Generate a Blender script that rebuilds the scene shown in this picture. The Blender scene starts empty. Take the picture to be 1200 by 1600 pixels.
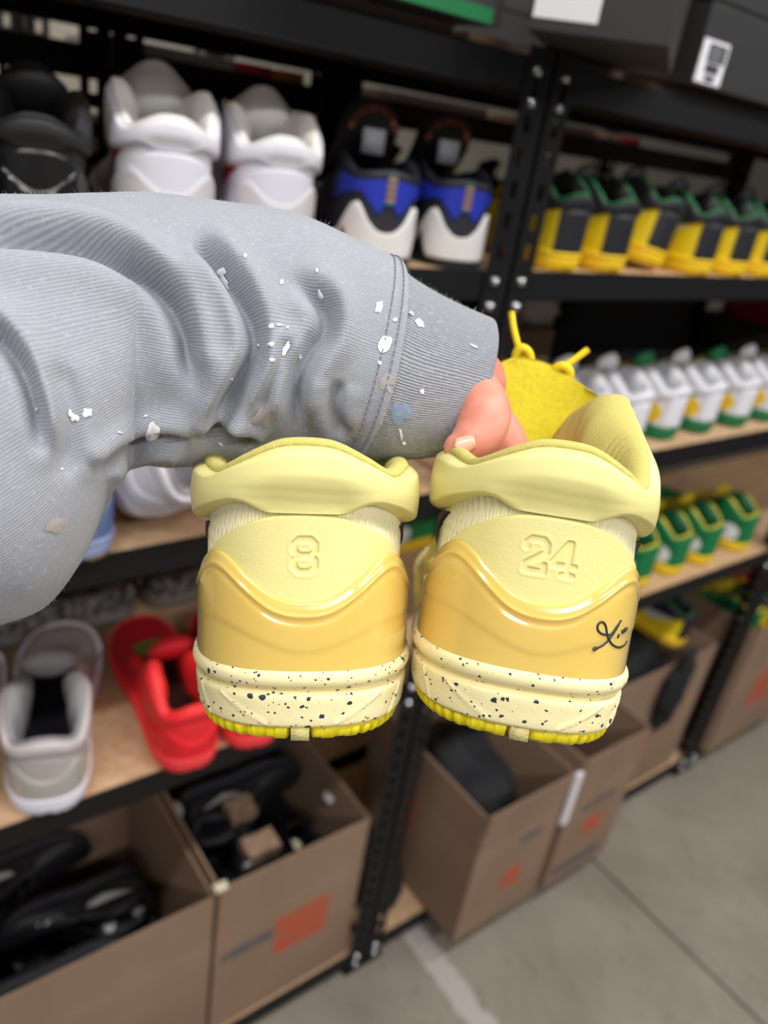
import bpy, bmesh, math, random
import numpy as np
from mathutils import Matrix, Vector
random.seed(7); RNG = np.random.default_rng(7)
sc = bpy.context.scene
COL = sc.collection

# ------------------------------------------------------------------ camera, world, lights, exposure
FPX = 1225.0
CAM = np.array([0.0, -0.765, 1.64])
def cam_rot(yaw, pitch, roll):
    f = np.array([math.sin(yaw)*math.cos(pitch), math.cos(yaw)*math.cos(pitch), -math.sin(pitch)])
    r = np.array([math.cos(yaw), -math.sin(yaw), 0]); d = np.cross(f, r)
    c, s = math.cos(roll), math.sin(roll)
    return np.array([c*r+s*d, -s*r+c*d, f])
CM = cam_rot(*[math.radians(a) for a in (40.3, 26.2, -9.35)])   # rows: right, down, forward
cd = bpy.data.cameras.new('camera'); camera = bpy.data.objects.new('camera', cd); COL.objects.link(camera)
mw = np.eye(4); mw[:3, 0] = CM[0]; mw[:3, 1] = -CM[1]; mw[:3, 2] = -CM[2]; mw[:3, 3] = CAM
camera.matrix_world = Matrix(mw.tolist())
cd.sensor_fit = 'VERTICAL'; cd.sensor_height = 36.0; cd.sensor_width = 27.0
cd.lens = FPX/1600*36.0; cd.clip_start = 0.02
cd.dof.use_dof = True; cd.dof.focus_distance = 0.295; cd.dof.aperture_fstop = cd.lens/4.0
sc.camera = camera

w = bpy.data.worlds.new('world'); sc.world = w; w.use_nodes = True
w.node_tree.nodes['Background'].inputs[0].default_value = (0.93, 0.96, 1.0, 1)
w.node_tree.nodes['Background'].inputs[1].default_value = 0.14
def area_light(name, loc, size, energy, rot=(0, 0, 0), col=(1, 0.97, 0.93)):
    l = bpy.data.lights.new(name, 'AREA'); l.shape = 'RECTANGLE'; l.size, l.size_y = size
    l.energy = energy; l.color = col
    o = bpy.data.objects.new(name, l); COL.objects.link(o); o.location = loc; o.rotation_euler = rot
    return o
LIGHTS = [(-0.75, -0.95, 3.25), (0.85, -0.95, 3.25), (2.45, -0.95, 3.25), (-2.35, -2.9, 3.25), (-0.75, -2.9, 3.25), (0.85, -2.9, 3.25), (2.45, -2.9, 3.25), (1.6, 3.2, 3.25)]
for lx, ly, lz in LIGHTS:
    area_light('aisle_light', (lx, ly, lz-0.06), (1.15, 0.16), 23 if ly > -2 else 29)
sc.view_settings.view_transform = 'Standard'; sc.view_settings.look = 'None'
sc.view_settings.exposure = 0.0; sc.view_settings.gamma = 1.0; sc.view_settings.use_curve_mapping = False

# ------------------------------------------------------------------ helpers
def ray(px, py): return CM.T @ np.array([(px-600)/FPX, (py-800)/FPX, 1.0])
def at(px, py, depth): return CAM + ray(px, py)*depth
def on_y(px, py, Y): r = ray(px, py); return CAM + r*((Y-CAM[1])/r[1])
def on_z(px, py, Z): r = ray(px, py); return CAM + r*((Z-CAM[2])/r[2])
def to_px(P):
    q = (np.asarray(P)-CAM) @ CM.T
    return np.stack([600+FPX*q[..., 0]/q[..., 2], 800+FPX*q[..., 1]/q[..., 2], q[..., 2]], -1)
def lin(c):
    c = np.array(c)/255.0
    return tuple(np.where(c <= 0.04045, c/12.92, ((c+0.055)/1.055)**2.4))+(1.0,)
def sstep(a, b, x):
    t = np.clip((np.asarray(x, float)-a)/(b-a), 0, 1); return t*t*(3-2*t)

def mat(name, rgb, rough=0.5, var=None, bump=None, metallic=0, sss=0, sss_r=(1, .8, .3), coat=0, sheen=0, spec=0.5, alpha=1, trans=0):
    """var=(scale, rgb2, amount); bump=(scale, strength, dist)"""
    m = bpy.data.materials.new(name); m.use_nodes = True
    nt = m.node_tree; b = nt.nodes['Principled BSDF']
    b.inputs['Base Color'].default_value = lin(rgb); b.inputs['Roughness'].default_value = rough
    b.inputs['Metallic'].default_value = metallic; b.inputs['Specular IOR Level'].default_value = spec
    if sss:
        b.inputs['Subsurface Weight'].default_value = sss; b.inputs['Subsurface Radius'].default_value = sss_r; b.inputs['Subsurface Scale'].default_value = 0.004
    if coat: b.inputs['Coat Weight'].default_value = coat; b.inputs['Coat Roughness'].default_value = 0.06
    if sheen: b.inputs['Sheen Weight'].default_value = sheen; b.inputs['Sheen Roughness'].default_value = 0.4
    if trans: b.inputs['Transmission Weight'].default_value = trans
    if var or bump:
        tc = nt.nodes.new('ShaderNodeTexCoord')
    if var:
        n = nt.nodes.new('ShaderNodeTexNoise'); n.inputs['Scale'].default_value = var[0]; n.inputs['Detail'].default_value = 5
        nt.links.new(tc.outputs['Object'], n.inputs['Vector'])
        mx = nt.nodes.new('ShaderNodeMix'); mx.data_type = 'RGBA'
        rp = nt.nodes.new('ShaderNodeMapRange'); rp.inputs[1].default_value = 0.35; rp.inputs[2].default_value = 0.65; rp.inputs[4].default_value = var[2]
        nt.links.new(n.outputs['Fac'], rp.inputs[0]); nt.links.new(rp.outputs[0], mx.inputs['Factor'])
        mx.inputs['A'].default_value = lin(rgb); mx.inputs['B'].default_value = lin(var[1])
        nt.links.new(mx.outputs['Result'], b.inputs['Base Color'])
    if bump:
        n2 = nt.nodes.new('ShaderNodeTexNoise'); n2.inputs['Scale'].default_value = bump[0]; n2.inputs['Detail'].default_value = 4
        nt.links.new(tc.outputs['Object'], n2.inputs['Vector'])
        bp = nt.nodes.new('ShaderNodeBump'); bp.inputs['Strength'].default_value = bump[1]; bp.inputs['Distance'].default_value = bump[2]
        nt.links.new(n2.outputs['Fac'], bp.inputs['Height']); nt.links.new(bp.outputs['Normal'], b.inputs['Normal'])
    return m

def mesh_obj(name, verts, faces, material, parent=None, smooth=True):
    me = bpy.data.meshes.new(name); me.from_pydata([tuple(map(float, v)) for v in verts], [], faces); me.update()
    if smooth: me.shade_smooth()
    if material: me.materials.append(material)
    o = bpy.data.objects.new(name, me); COL.objects.link(o)
    if parent: o.parent = parent
    return o
def grid_vf(P, cu=False, cv=False, base=0):
    nu, nv = P.shape[:2]; f = []
    for i in range(nu if cu else nu-1):
        i2 = (i+1) % nu
        for j in range(nv if cv else nv-1):
            j2 = (j+1) % nv
            f.append((base+i*nv+j, base+i2*nv+j, base+i2*nv+j2, base+i*nv+j2))
    return P.reshape(-1, 3), f
def grid_obj(name, P, material, parent=None, cu=False, cv=False):
    v, f = grid_vf(P, cu, cv); return mesh_obj(name, v, f, material, parent)
class MB:
    def __init__(s): s.v = []; s.f = []
    def add(s, v, f):
        b = len(s.v); s.v += [tuple(p) for p in v]; s.f += [tuple(b+i for i in q) for q in f]
    def box(s, lo, hi, rot=None, c=None):
        x0, y0, z0 = lo; x1, y1, z1 = hi
        v = [(x0,y0,z0),(x1,y0,z0),(x1,y1,z0),(x0,y1,z0),(x0,y0,z1),(x1,y0,z1),(x1,y1,z1),(x0,y1,z1)]
        if rot is not None: v = [tuple(np.asarray(rot) @ np.asarray(p) + (np.asarray(c) if c is not None else 0)) for p in v]
        s.add(v, [(0,3,2,1),(4,5,6,7),(0,1,5,4),(1,2,6,5),(2,3,7,6),(3,0,4,7)])
    def obj(s, name, m, parent=None, smooth=False, bevel=0):
        o = mesh_obj(name, s.v, s.f, m, parent, smooth)
        if bevel:
            md = o.modifiers.new('bevel', 'BEVEL'); md.width = bevel; md.segments = 2; md.limit_method = 'ANGLE'
        return o
def tube_vf(pts, r, n=10, flat=1.0):
    pts = np.asarray(pts, float); N = len(pts); r = np.broadcast_to(r, (N,))
    T = np.gradient(pts, axis=0); T /= np.linalg.norm(T, axis=1)[:, None]+1e-12
    up = np.array([0, 0, 1.0]) if abs(T[0][2]) < 0.9 else np.array([1.0, 0, 0])
    P = np.zeros((N, n, 3)); a = np.cross(T[0], up); a /= np.linalg.norm(a)
    for i in range(N):
        a = a - T[i]*np.dot(a, T[i]); a /= np.linalg.norm(a); b = np.cross(T[i], a)
        th = np.linspace(0, 2*np.pi, n, endpoint=False)
        P[i] = pts[i] + r[i]*(np.cos(th)[:, None]*a + flat*np.sin(th)[:, None]*b)
    v, f = grid_vf(P, False, True)
    f.append(tuple(range(n))[::-1]); f.append(tuple((N-1)*n+k for k in range(n)))
    return v, f
def spline(pts, n):
    pts = np.asarray(pts, float); k = len(pts)
    P = np.vstack([2*pts[0]-pts[1], pts, 2*pts[-1]-pts[-2]]); out = []
    for t in np.linspace(0, k-1-1e-9, n):
        i = int(t); u = t-i; a, b, c, d = P[i:i+4]
        out.append(0.5*((2*b)+(c-a)*u+(2*a-5*b+4*c-d)*u*u+(3*b-a-3*c+d)*u**3))
    return np.array(out)
def tag(o, label=None, cat=None, group=None, kind=None):
    if label: o['label'] = label
    if cat: o['category'] = cat
    if group: o['group'] = group
    if kind: o['kind'] = kind
    return o
def empty(name, loc=(0, 0, 0), rz=0):
    o = bpy.data.objects.new(name, None); COL.objects.link(o); o.location = loc; o.rotation_euler = (0, 0, rz); o.empty_display_size = 0.05
    return o

# ------------------------------------------------------------------ materials for the place
M_black = mat('black_powder_coat', (17, 17, 20), 0.55, spec=.3, bump=(300, .15, .001))
M_hole = mat('dark_slot', (6, 6, 7), 0.9)
M_board = mat('particle_board', (206, 172, 136), 0.8, var=(60, (180, 146, 112), .8), bump=(200, .2, .001))
M_bolt = mat('zinc_bolt', (200, 203, 210), 0.22, metallic=1)
M_card = mat('brown_cardboard', (148, 122, 101), 0.85, var=(6, (134, 109, 90), .8), bump=(90, .12, .001))
M_card_in = mat('brown_cardboard_inside', (150, 122, 99), 0.85, var=(6, (136, 110, 90), .8))
M_orange = mat('orange_print', (196, 78, 48), 0.85, var=(45, (160, 100, 74), 1.0))
M_ink = mat('slate_print', (78, 82, 92), 0.8, var=(60, (120, 105, 96), .7))
M_white = mat('white_paper', (232, 233, 240), 0.6)
M_shoebox = mat('black_shoe_box', (44, 44, 46), 0.55)
M_wallm = mat('beige_wall', (190, 184, 168), 0.8, var=(3, (176, 170, 154), .6))

def concrete():
    m = bpy.data.materials.new('worn_concrete'); m.use_nodes = True; nt = m.node_tree; b = nt.nodes['Principled BSDF']
    g = nt.nodes.new('ShaderNodeNewGeometry')
    n1 = nt.nodes.new('ShaderNodeTexNoise'); n1.inputs['Scale'].default_value = 3.2; n1.inputs['Detail'].default_value = 8; n1.inputs['Roughness'].default_value = .65
    n2 = nt.nodes.new('ShaderNodeTexNoise'); n2.inputs['Scale'].default_value = 26; n2.inputs['Detail'].default_value = 6
    for n in (n1, n2): nt.links.new(g.outputs['Position'], n.inputs['Vector'])
    mx = nt.nodes.new('ShaderNodeMix'); mx.data_type = 'RGBA'; mx.inputs['A'].default_value = lin((128, 121, 110)); mx.inputs['B'].default_value = lin((150, 143, 132))
    r = nt.nodes.new('ShaderNodeMapRange'); r.inputs[1].default_value = .35; r.inputs[2].default_value = .68
    nt.links.new(n1.outputs['Fac'], r.inputs[0]); nt.links.new(r.outputs[0], mx.inputs['Factor'])
    m2 = nt.nodes.new('ShaderNodeMix'); m2.data_type = 'RGBA'; m2.inputs['B'].default_value = lin((96, 89, 80))
    r2 = nt.nodes.new('ShaderNodeMapRange'); r2.inputs[1].default_value = .56; r2.inputs[2].default_value = .74; r2.inputs[4].default_value = .35
    nt.links.new(n2.outputs['Fac'], r2.inputs[0]); nt.links.new(r2.outputs[0], m2.inputs['Factor']); nt.links.new(mx.outputs['Result'], m2.inputs['A'])
    # worn white painted line running across the aisle at x = 0.94
    sp = nt.nodes.new('ShaderNodeSeparateXYZ'); nt.links.new(g.outputs['Position'], sp.inputs[0])
    d = nt.nodes.new('ShaderNodeMath'); d.operation = 'SUBTRACT'; nt.links.new(sp.outputs['X'], d.inputs[0]); d.inputs[1].default_value = .945
    ab = nt.nodes.new('ShaderNodeMath'); ab.operation = 'ABSOLUTE'; nt.links.new(d.outputs[0], ab.inputs[0])
    na = nt.nodes.new('ShaderNodeMath'); na.operation = 'MULTIPLY_ADD'; nt.links.new(n2.outputs['Fac'], na.inputs[0]); na.inputs[1].default_value = .05; nt.links.new(ab.outputs[0], na.inputs[2])
    r3 = nt.nodes.new('ShaderNodeMapRange'); r3.inputs[1].default_value = .048; r3.inputs[2].default_value = .056; r3.inputs[3].default_value = .75; r3.inputs[4].default_value = 0
    nt.links.new(na.outputs[0], r3.inputs[0])
    m3 = nt.nodes.new('ShaderNodeMix'); m3.data_type = 'RGBA'; m3.inputs['B'].default_value = lin((190, 184, 180))
    nt.links.new(r3.outputs[0], m3.inputs['Factor']); nt.links.new(m2.outputs['Result'], m3.inputs['A'])
    nt.links.new(m3.outputs['Result'], b.inputs['Base Color']); b.inputs['Roughness'].default_value = .55
    bp = nt.nodes.new('ShaderNodeBump'); bp.inputs['Strength'].default_value = .15; bp.inputs['Distance'].default_value = .004
    nt.links.new(n2.outputs['Fac'], bp.inputs['Height']); nt.links.new(bp.outputs['Normal'], b.inputs['Normal'])
    return m
M_conc = concrete()
M_joint = mat('dark_joint', (70, 64, 57), 0.9)

# ------------------------------------------------------------------ setting
b = MB(); b.box((-5, -5, -0.2), (16, 4.2, -0.006)); floor = tag(b.obj('floor', M_joint), kind='structure')
xs = [-5, -1.56, 1.493, 7.6, 16]; ys = [-5, -2.7, 4.2]
for i in range(4):
    for j in range(2):
        b = MB(); b.box((xs[i]+.004, ys[j]+.004, -.05), (xs[i+1]-.004, ys[j+1]-.004, 0)); b.obj('slab', M_conc, floor, bevel=.003)
b = MB(); b.box((-5, 4.2, -0.2), (16, 4.3, 4.2)); tag(b.obj('wall_back', M_wallm), kind='structure')
M_lamp = bpy.data.materials.new('lamp_diffuser'); M_lamp.use_nodes = True
M_lamp.node_tree.nodes['Principled BSDF'].inputs['Emission Color'].default_value = (1, .97, .93, 1)
M_lamp.node_tree.nodes['Principled BSDF'].inputs['Emission Strength'].default_value = 6
M_house = mat('lamp_housing', (215, 216, 218), .4)
for k, (lx, ly, lz) in enumerate(LIGHTS):
    e = empty('ceiling_light', (lx, ly, lz))
    tag(e, 'long white strip light hanging from the ceiling over the warehouse aisles', 'light', 'strip lights over the aisles')
    b = MB(); b.box((-.6, -.1, 0), (.6, .1, .05)); b.obj('housing', M_house, e, bevel=.006)
    b = MB(); b.box((-.58, -.085, -.03), (.58, .085, 0)); b.obj('diffuser', M_lamp, e, bevel=.01)
    for sx in (-.45, .45):
        b = MB(); b.box((sx-.004, -.004, .05), (sx+.004, .004, .95)); b.obj('hanger', M_house, e)
b = MB(); b.box((-5, -5, 4.2), (16, 4.3, 4.3)); tag(b.obj('ceiling', mat('grey_ceiling', (150, 150, 150), .9)), kind='structure')

# ------------------------------------------------------------------ shelving racks
LV = [0.066, 0.794, 1.159, 1.484, 1.732]      # tops of the shelf boards
DEPTH = 0.46
def leg_strip(mb, o, ax, h, wid, th=.0022, pitch=.038):
    """a perforated angle leg: o corner, ax in-plane axis ('x' or 'y' signed)"""
    ux = np.array(ax, float); n = int(h/pitch); hw, hh = .0055, .0095; c = wid*.55
    def q(a0, a1, z0, z1):
        p0 = o+ux*a0; p1 = o+ux*a1; t = np.array([abs(ux[1]), abs(ux[0]), 0])*th
        v = [p0+[0,0,z0], p1+[0,0,z0], p1+[0,0,z1], p0+[0,0,z1]]; v += [a+t for a in v]
        mb.add(v, [(0,1,2,3),(7,6,5,4),(0,4,5,1),(1,5,6,2),(2,6,7,3),(3,7,4,0)])
    q(0, c-hw, 0, h); q(c+hw, wid, 0, h)
    for i in range(n):
        z0 = i*pitch; q(c-hw, c+hw, z0, z0+pitch-2*hh)
    q(c-hw, c+hw, n*pitch, h)
bolt_v, bolt_f = tube_vf([(0, .001, 0), (0, -.002, 0), (0, -.0045, 0), (0, -.0055, 0)], [.0062, .0062, .005, .002], 12)
bolt_me = bpy.data.meshes.new('bolt'); bolt_me.from_pydata([tuple(p) for p in bolt_v], [], bolt_f); bolt_me.shade_smooth(); bolt_me.materials.append(M_bolt)
def make_rack(x0, x1, y0, y1, levels, label, height=1.745, rear_drop=0.0, bolts=True):
    e = empty('shelving_rack', ((x0+x1)/2, (y0+y1)/2, 0)); tag(e, label, 'shelf rack', 'black steel racks along the aisle')
    off = np.array([(x0+x1)/2, (y0+y1)/2, 0])
    for (cx, sx) in ((x0, 1), (x1, -1)):
        for (cy, sy) in ((y0, 1), (y1, -1)):
            mb = MB(); o = np.array([cx, cy, 0.0])-off
            leg_strip(mb, o, (sx, 0, 0), height, .040); leg_strip(mb, o, (0, sy, 0), height, .040)
            p = mb.obj('post', M_black, e)
            mb2 = MB(); mb2.box((min(o[0], o[0]+sx*.044)-.001, min(o[1], o[1]+sy*.044)-.001, 0.0), (max(o[0], o[0]+sx*.044)+.001, max(o[1], o[1]+sy*.044)+.001, .012))
            mb2.obj('foot', M_black, p)
            if bolts and sy == 1:
                for z in levels:
                    for dz in (-.012, -.046):
                        bo = bpy.data.objects.new('bolt', bolt_me); COL.objects.link(bo); bo.parent = p
                        bo.location = (o[0]+sx*.022, o[1]-.0005, max(z+dz, .02) if dz > -.02 else max(z+dz, .012))
                        if z < .1 and dz < -.02: bo.location.z = .028
    for z in levels:
        for cy, s in ((y0, 1), (y1, -1)):
            mb = MB(); yy = cy-off[1]
            zz = z-(rear_drop if s == -1 else 0)
            a, c = sorted((yy+s*.0035, yy+s*.006)); mb.box((x0-off[0]+.005, a, max(zz-.04, .004)), (x1-off[0]-.005, c, zz+.002))
            a, c = sorted((yy+s*.0035, yy+s*.03)); mb.box((x0-off[0]+.005, a, max(zz-.04, .004)), (x1-off[0]-.005, c, max(zz-.037, .007)))
            a, c = sorted((yy+s*.006, yy+s*.03)); mb.box((x0-off[0]+.005, a, zz-.0195), (x1-off[0]-.005, c, zz-.0165))
            mb.obj('beam', M_black, e, bevel=.0008)
        mb = MB(); mb.box((x0-off[0]+.006, y0-off[1]+.0065, z-.0165), (x1-off[0]-.006, y1-off[1]-.0065, z)); mb.obj('shelf_board', M_board, e, bevel=.001)
    return e
make_rack(-.46, .797, 0, DEPTH, LV, 'black perforated steel rack holding white, blue and red sneakers and open cartons')
make_rack(.803, 2.008, 0, DEPTH, LV, 'black steel rack filled with yellow, white and green sneaker rows')
make_rack(2.016, 3.25, 0, DEPTH, LV, 'black steel rack at the far end of the aisle beyond the green sneakers')
LVB = [0.066, .50, .93, 1.45, 1.672]
make_rack(-.80, .43, DEPTH+.03, DEPTH*2+.03, LVB, 'black steel rack standing behind the white sneakers, back to back', 1.9, bolts=False)
make_rack(.44, .80, DEPTH+.03, DEPTH*2+.03, LVB, 'narrow black steel rack behind the blue sneakers, back to back', 1.9, bolts=False)
make_rack(.81, 2.1, DEPTH+.03, DEPTH*2+.03, LVB, 'black steel rack standing behind the yellow and black sneakers, back to back', 1.9, bolts=False)

# ------------------------------------------------------------------ sneakers
HALF = spline([(0, 0), (0.0175, 0.0025), (0.030, 0.0115), (0.0375, 0.027), (0.0405, 0.050), (0.0395, 0.088), (0.0375, 0.125),
               (0.0410, 0.165), (0.0480, 0.205), (0.0500, 0.235), (0.0455, 0.265), (0.0320, 0.288), (0.0150, 0.2975), (0, 0.300)], 700)
HALF = np.stack([np.convolve(np.concatenate([sg*HALF[1:41, c][::-1], HALF[:, c], HALF[-41:-1, c][::-1]*sg if c == 0 else .6-HALF[-41:-1, c][::-1]]), np.hanning(83)[1:-1]/np.hanning(83).sum(), 'valid') for c, sg in ((0, -1), (1, 1))], -1)
HALF[:, 1] -= HALF[0, 1]; HALF[0] = (0, 0); HALF[-1] = (0, HALF[-1, 1])
_ds = np.concatenate([[0], np.cumsum(np.linalg.norm(np.diff(HALF, axis=0), axis=1))]); SL = _ds[-1]
_tg = np.gradient(HALF, axis=0); _tg[0] = (1, 0); _tg[-1] = (-1, 0); _tg /= np.linalg.norm(_tg, axis=1)[:, None]
def Ofun(s):
    s = np.asarray(s, float); a = np.clip(np.abs(s), 0, SL); sg = np.where(s < 0, -1.0, 1.0)
    x = np.interp(a, _ds, HALF[:, 0])*sg; y = np.interp(a, _ds, HALF[:, 1])
    nx = np.interp(a, _ds, _tg[:, 1])*sg; ny = -np.interp(a, _ds, _tg[:, 0])
    return x, y, nx, ny
def curve(xs, ys, sm=0.004):
    X = np.linspace(0, SL, 1400); Y = np.interp(X, xs, ys); k = max(1, int(sm/(X[1]-X[0])))
    ker = np.hanning(2*k+3); ker /= ker.sum(); Yp = np.concatenate([Y[1:k+2][::-1], Y, np.full(k+1, Y[-1])])
    Y2 = np.convolve(Yp, ker, 'valid')
    return lambda s: np.interp(np.abs(s), X, Y2)
def surf(s, z, off):
    """s,z,off arrays -> points"""
    x, y, nx, ny = Ofun(s)
    P = np.stack([x+nx*off, y+ny*off, z+np.zeros_like(x)], -1); return P
def springed(P):
    P = P.copy(); y = P[..., 1]; P[..., 2] += 0.02*np.clip((y-.17)/.13, 0, 1.3)**2
    P[..., 0] += 0.010*np.clip((y-.08)/.22, 0, 1.2)**2
    return P
def srange(smax, q, smin=None):
    d = .0005*q; a = np.arange(0, min(smax, .062), d)
    if smax > .062: a = np.concatenate([a, np.arange(.062, smax, .003*max(1, q*.5)), [smax]])
    else: a = np.concatenate([a, [smax]])
    return np.concatenate([-a[::-1][:-1], a])
F_CTOP = curve([0, .006, .012, .020, .027, .032, .037, .043, .052, .075, .11], [.0530, .0535, .0556, .0620, .0682, .0706, .0704, .0675, .062, .052, .040], .005)
F_PTOP = curve([0, .012, .022, .031, .040, .047, .06], [.0853, .0846, .0812, .0763, .070, .064, .052], .006)
F_CB = curve([0, .0145, .0175, .021, .026, .034, .055, .09, .13, .165], [.0853, .0853, .0862, .0882, .0886, .0866, .080, .077, .073, .066], .003)
def F_CT(ankle_l, ankle_r):
    def mk(a): return curve([0, .010, .022, .034, .041, .050, .075, .090, .11, .135, .165], [.1100, .1094, .1040, .0985, .0992, .1+(a-.1)*.3, .1+(a-.1)*.82, a, .1+(a-.1)*.85, .1+(a-.1)*.3, .085], .008)
    fl, fr = mk(ankle_l), mk(ankle_r)
    return lambda s: np.where(np.asarray(s) < 0, fl(s), fr(s))
def lean(s, z): return -0.22*sstep(.085, .17, np.abs(s))*np.clip(z-.03, 0, 1)

def digit_segments(txt):
    S = {'8': [[(-1, .95), (-.55, 1.35), (.55, 1.35), (1, .95), (1, .4), (.6, 0), (1, -.4), (1, -.95), (.55, -1.35), (-.55, -1.35), (-1, -.95), (-1, -.4), (-.6, 0), (-1, .4), (-1, .95)], [(-.6, 0), (.6, 0)]],
         '2': [[(-.95, .6), (-.95, 1.0), (-.55, 1.35), (.55, 1.35), (.95, 1.0), (.95, .35), (-.8, -.75), (-.8, -1.3), (.95, -1.3), (.95, -.75)]],
         '4': [[(.45, -1.35), (.45, 1.35), (.2, 1.35), (-1.05, -.35), (-1.05, -.55), (1.05, -.55)], [(-.05, -1.32), (.95, -1.32)]]}
    out = []; sc_ = .0042; n = len(txt)
    for i, c in enumerate(txt):
        ox = (i-(n-1)/2)*.0102
        for pl in S[c]:
            for a, b2 in zip(pl[:-1], pl[1:]): out.append(((a[0]*sc_*.88+ox, a[1]*sc_*1.05), (b2[0]*sc_*.88+ox, b2[1]*sc_*1.05)))
    return out
def seg_dist(X, Z, segs):
    D = np.full(X.shape, 1.0)
    for (ax, az), (bx, bz) in segs:
        dx, dz = bx-ax, bz-az; L2 = dx*dx+dz*dz+1e-12
        t = np.clip(((X-ax)*dx+(Z-az)*dz)/L2, 0, 1); D = np.minimum(D, np.hypot(X-ax-t*dx, Z-az-t*dz))
    return D

def shoe_meshes(q=1.0, ankles=(.128, .128), splay=(0, 0), digits=None, tongue=(0.0, 0.0, 1.0), tsh=0.0):
    """returns dict part -> (verts, faces); q bigger = coarser"""
    R = {}
    CT = F_CT(*ankles)
    def spl(s, z):
        k = np.where(np.asarray(s) < 0, splay[0], splay[1]); return k*sstep(.03, .08, np.abs(s))*sstep(.06, .12, z)
    def lay(s, vb, vt, offf, nv, wrap=.004):
        v = np.linspace(0, 1, nv); v = 0.5-0.5*np.cos(np.pi*v) if nv < 60 else v
        S, V = np.meshgrid(s, v, indexing='ij'); Z = vb(S)*(1-V)+vt(S)*V
        O = offf(S, V, Z)
        S = np.concatenate([S[:, :1], S, S[:, -1:]], 1); Z = np.concatenate([Z[:, :1], Z, Z[:, -1:]], 1)
        O = np.concatenate([O[:, :1]-wrap, O, O[:, -1:]-wrap], 1)
        return springed(surf(S, Z, O+lean(S, Z)+spl(S, Z)))
    n = lambda k: max(6, int(k/q))
    # base panel with fine vertical ribs
    s = srange(.20, q*.4)
    base_t = lambda S: np.minimum(CT(S)-.003, np.interp(np.abs(S), [0, .165, .2], [.2, .09, .072]))
    amp = .0006 if q < 2 else 0
    R['ribbed_panel'] = grid_vf(lay(s, lambda S: .022+0*S, base_t, lambda S, V, Z: .0002-2.4*amp*np.exp(-((np.mod(np.abs(S)-.30*Z, .0033)-.00165)/.00042)**2), n(24), .001))
    # heel patch
    sp = srange(.05, q*.5 if digits else q)
    def poff(S, V, Z):
        o = .0024-.0022*np.clip((V-.96)/.04, 0, 1)**2
        if digits:
            D = seg_dist(S, Z-.0700, digit_segments(digits)); 
            o = o-.00065*(1-sstep(.00085, .00135, D))+.00012*np.exp(-((D-.0019)/.0005)**2)
        return o
    R['heel_patch'] = grid_vf(lay(sp, lambda S: np.minimum(F_CTOP(S), F_PTOP(S))-.006, F_PTOP, poff, int(150/q) if digits else n(30)))
    # glossy counter
    sc_ = srange(.105, q)
    def coff(S, V, Z):
        d = F_CTOP(S)-Z
        o = .0042-.0011*np.clip(1-d/.0052, 0, 1)-.0018*np.clip(1-d/.0009, 0, 1)**2+.0004*np.exp(-((d-.0052)/.0009)**2)
        o = o-.0003*np.exp(-((d-.0075)/.0014)**2)
        g = (.0345+.010*sstep(.0, .034, np.abs(S)))
        o = o+.00022*np.tanh((Z-g)/.0012)
        return o*(1-.55*sstep(.06, .10, np.abs(S)))
    R['heel_counter'] = grid_vf(lay(sc_, lambda S: .024+0*S, F_CTOP, coff, n(64)))
    # collar
    scl = srange(.165, q)
    def koff(S, V, Z):
        c = sstep(.011, .024, np.abs(S))
        edge = np.sqrt(np.clip(1-(1-np.clip(V/.13, 0, 1))**2, 0, 1))
        puff = .0062+.0012*np.sin(np.pi*np.clip(V, 0, 1))
        low = (.0005+(puff-.0005)*edge)*c+(.0026+(puff-.0026)*sstep(0, .6, V))*(1-c)
        wr = .00007*np.sin(Z*2*np.pi/.0041+14*S*S*1000*.0+np.sin(S*120)*.9)*np.exp(-((V-.32)/.2)**2)*np.exp(-(S/.03)**2) if q < 2 else 0
        return low-.0042*np.clip((V-.84)/.16, 0, 1)**2.2+wr
    R['collar'] = grid_vf(lay(scl, F_CB, CT, koff, n(48), .0045))
    # lining with knit binding
    T = np.array([(.0016, -.0003), (.0021, .0008), (.0014, .0022), (-.0006, .0031), (-.003, .0028), (-.0055, .0008), (-.0078, -.004), (-.0092, -.011), (-.0098, -.022), (-.009, -.040), (-.0075, -.07)])
    T = spline(T, n(34) if q < 2 else 11)
    S, K = np.meshgrid(scl, np.arange(len(T)), indexing='ij'); th = 1+.9*sstep(.045, .075, np.abs(S))*sstep(.10, .125, CT(S))
    kk = amp*.55*np.sin(S*2*np.pi/.0011)*(K < len(T)*.5) if q < 1.2 else 0
    Z = np.maximum(CT(S)+T[K, 1], .026); O = np.where(T[K, 0] < 0, T[K, 0]*th, T[K, 0])+kk
    kr = .00035*np.sin(S*2*np.pi/.0024)*sstep(.045, .06, np.abs(S))*(K > len(T)*.3) if q < 1.2 else 0
    P = springed(surf(S, Z, O+kr+lean(S, Z)+spl(S, Z))); kb = int(len(T)*.42); R['collar_binding'] = grid_vf(P[:, :kb+1]); R['lining'] = grid_vf(P[:, kb:])
    # insole
    si = np.linspace(.004, SL-.004, 40); L = surf(-si, .030+0*si, -.006+0*si); Rr = surf(si, .030+0*si, -.006+0*si)
    w_ = np.linspace(0, 1, 6)[None, :, None]; R['insole'] = grid_vf(springed(L[:, None]*(1-w_)+Rr[:, None]*w_))
    # midsole
    sm = np.concatenate([srange(.25, q*.8), ]); ext = np.arange(.253, SL, .003*max(1, q*.5)); sm = np.concatenate([-ext[::-1], sm, ext])
    prof = np.array([(.0052, -.0030), (.0053, .0004), (.0060, .0022), (.0075, .0030), (.0125, .0036), (.0160, .0040), (.0178, .0038), (.0188, .0022), (.0196, .0018), (.0204, .0030), (.0222, .0049), (.0245, .0056), (.0266, .0050), (.0280, .0030), (.0286, .0000), (.0284, -.004)])
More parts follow.
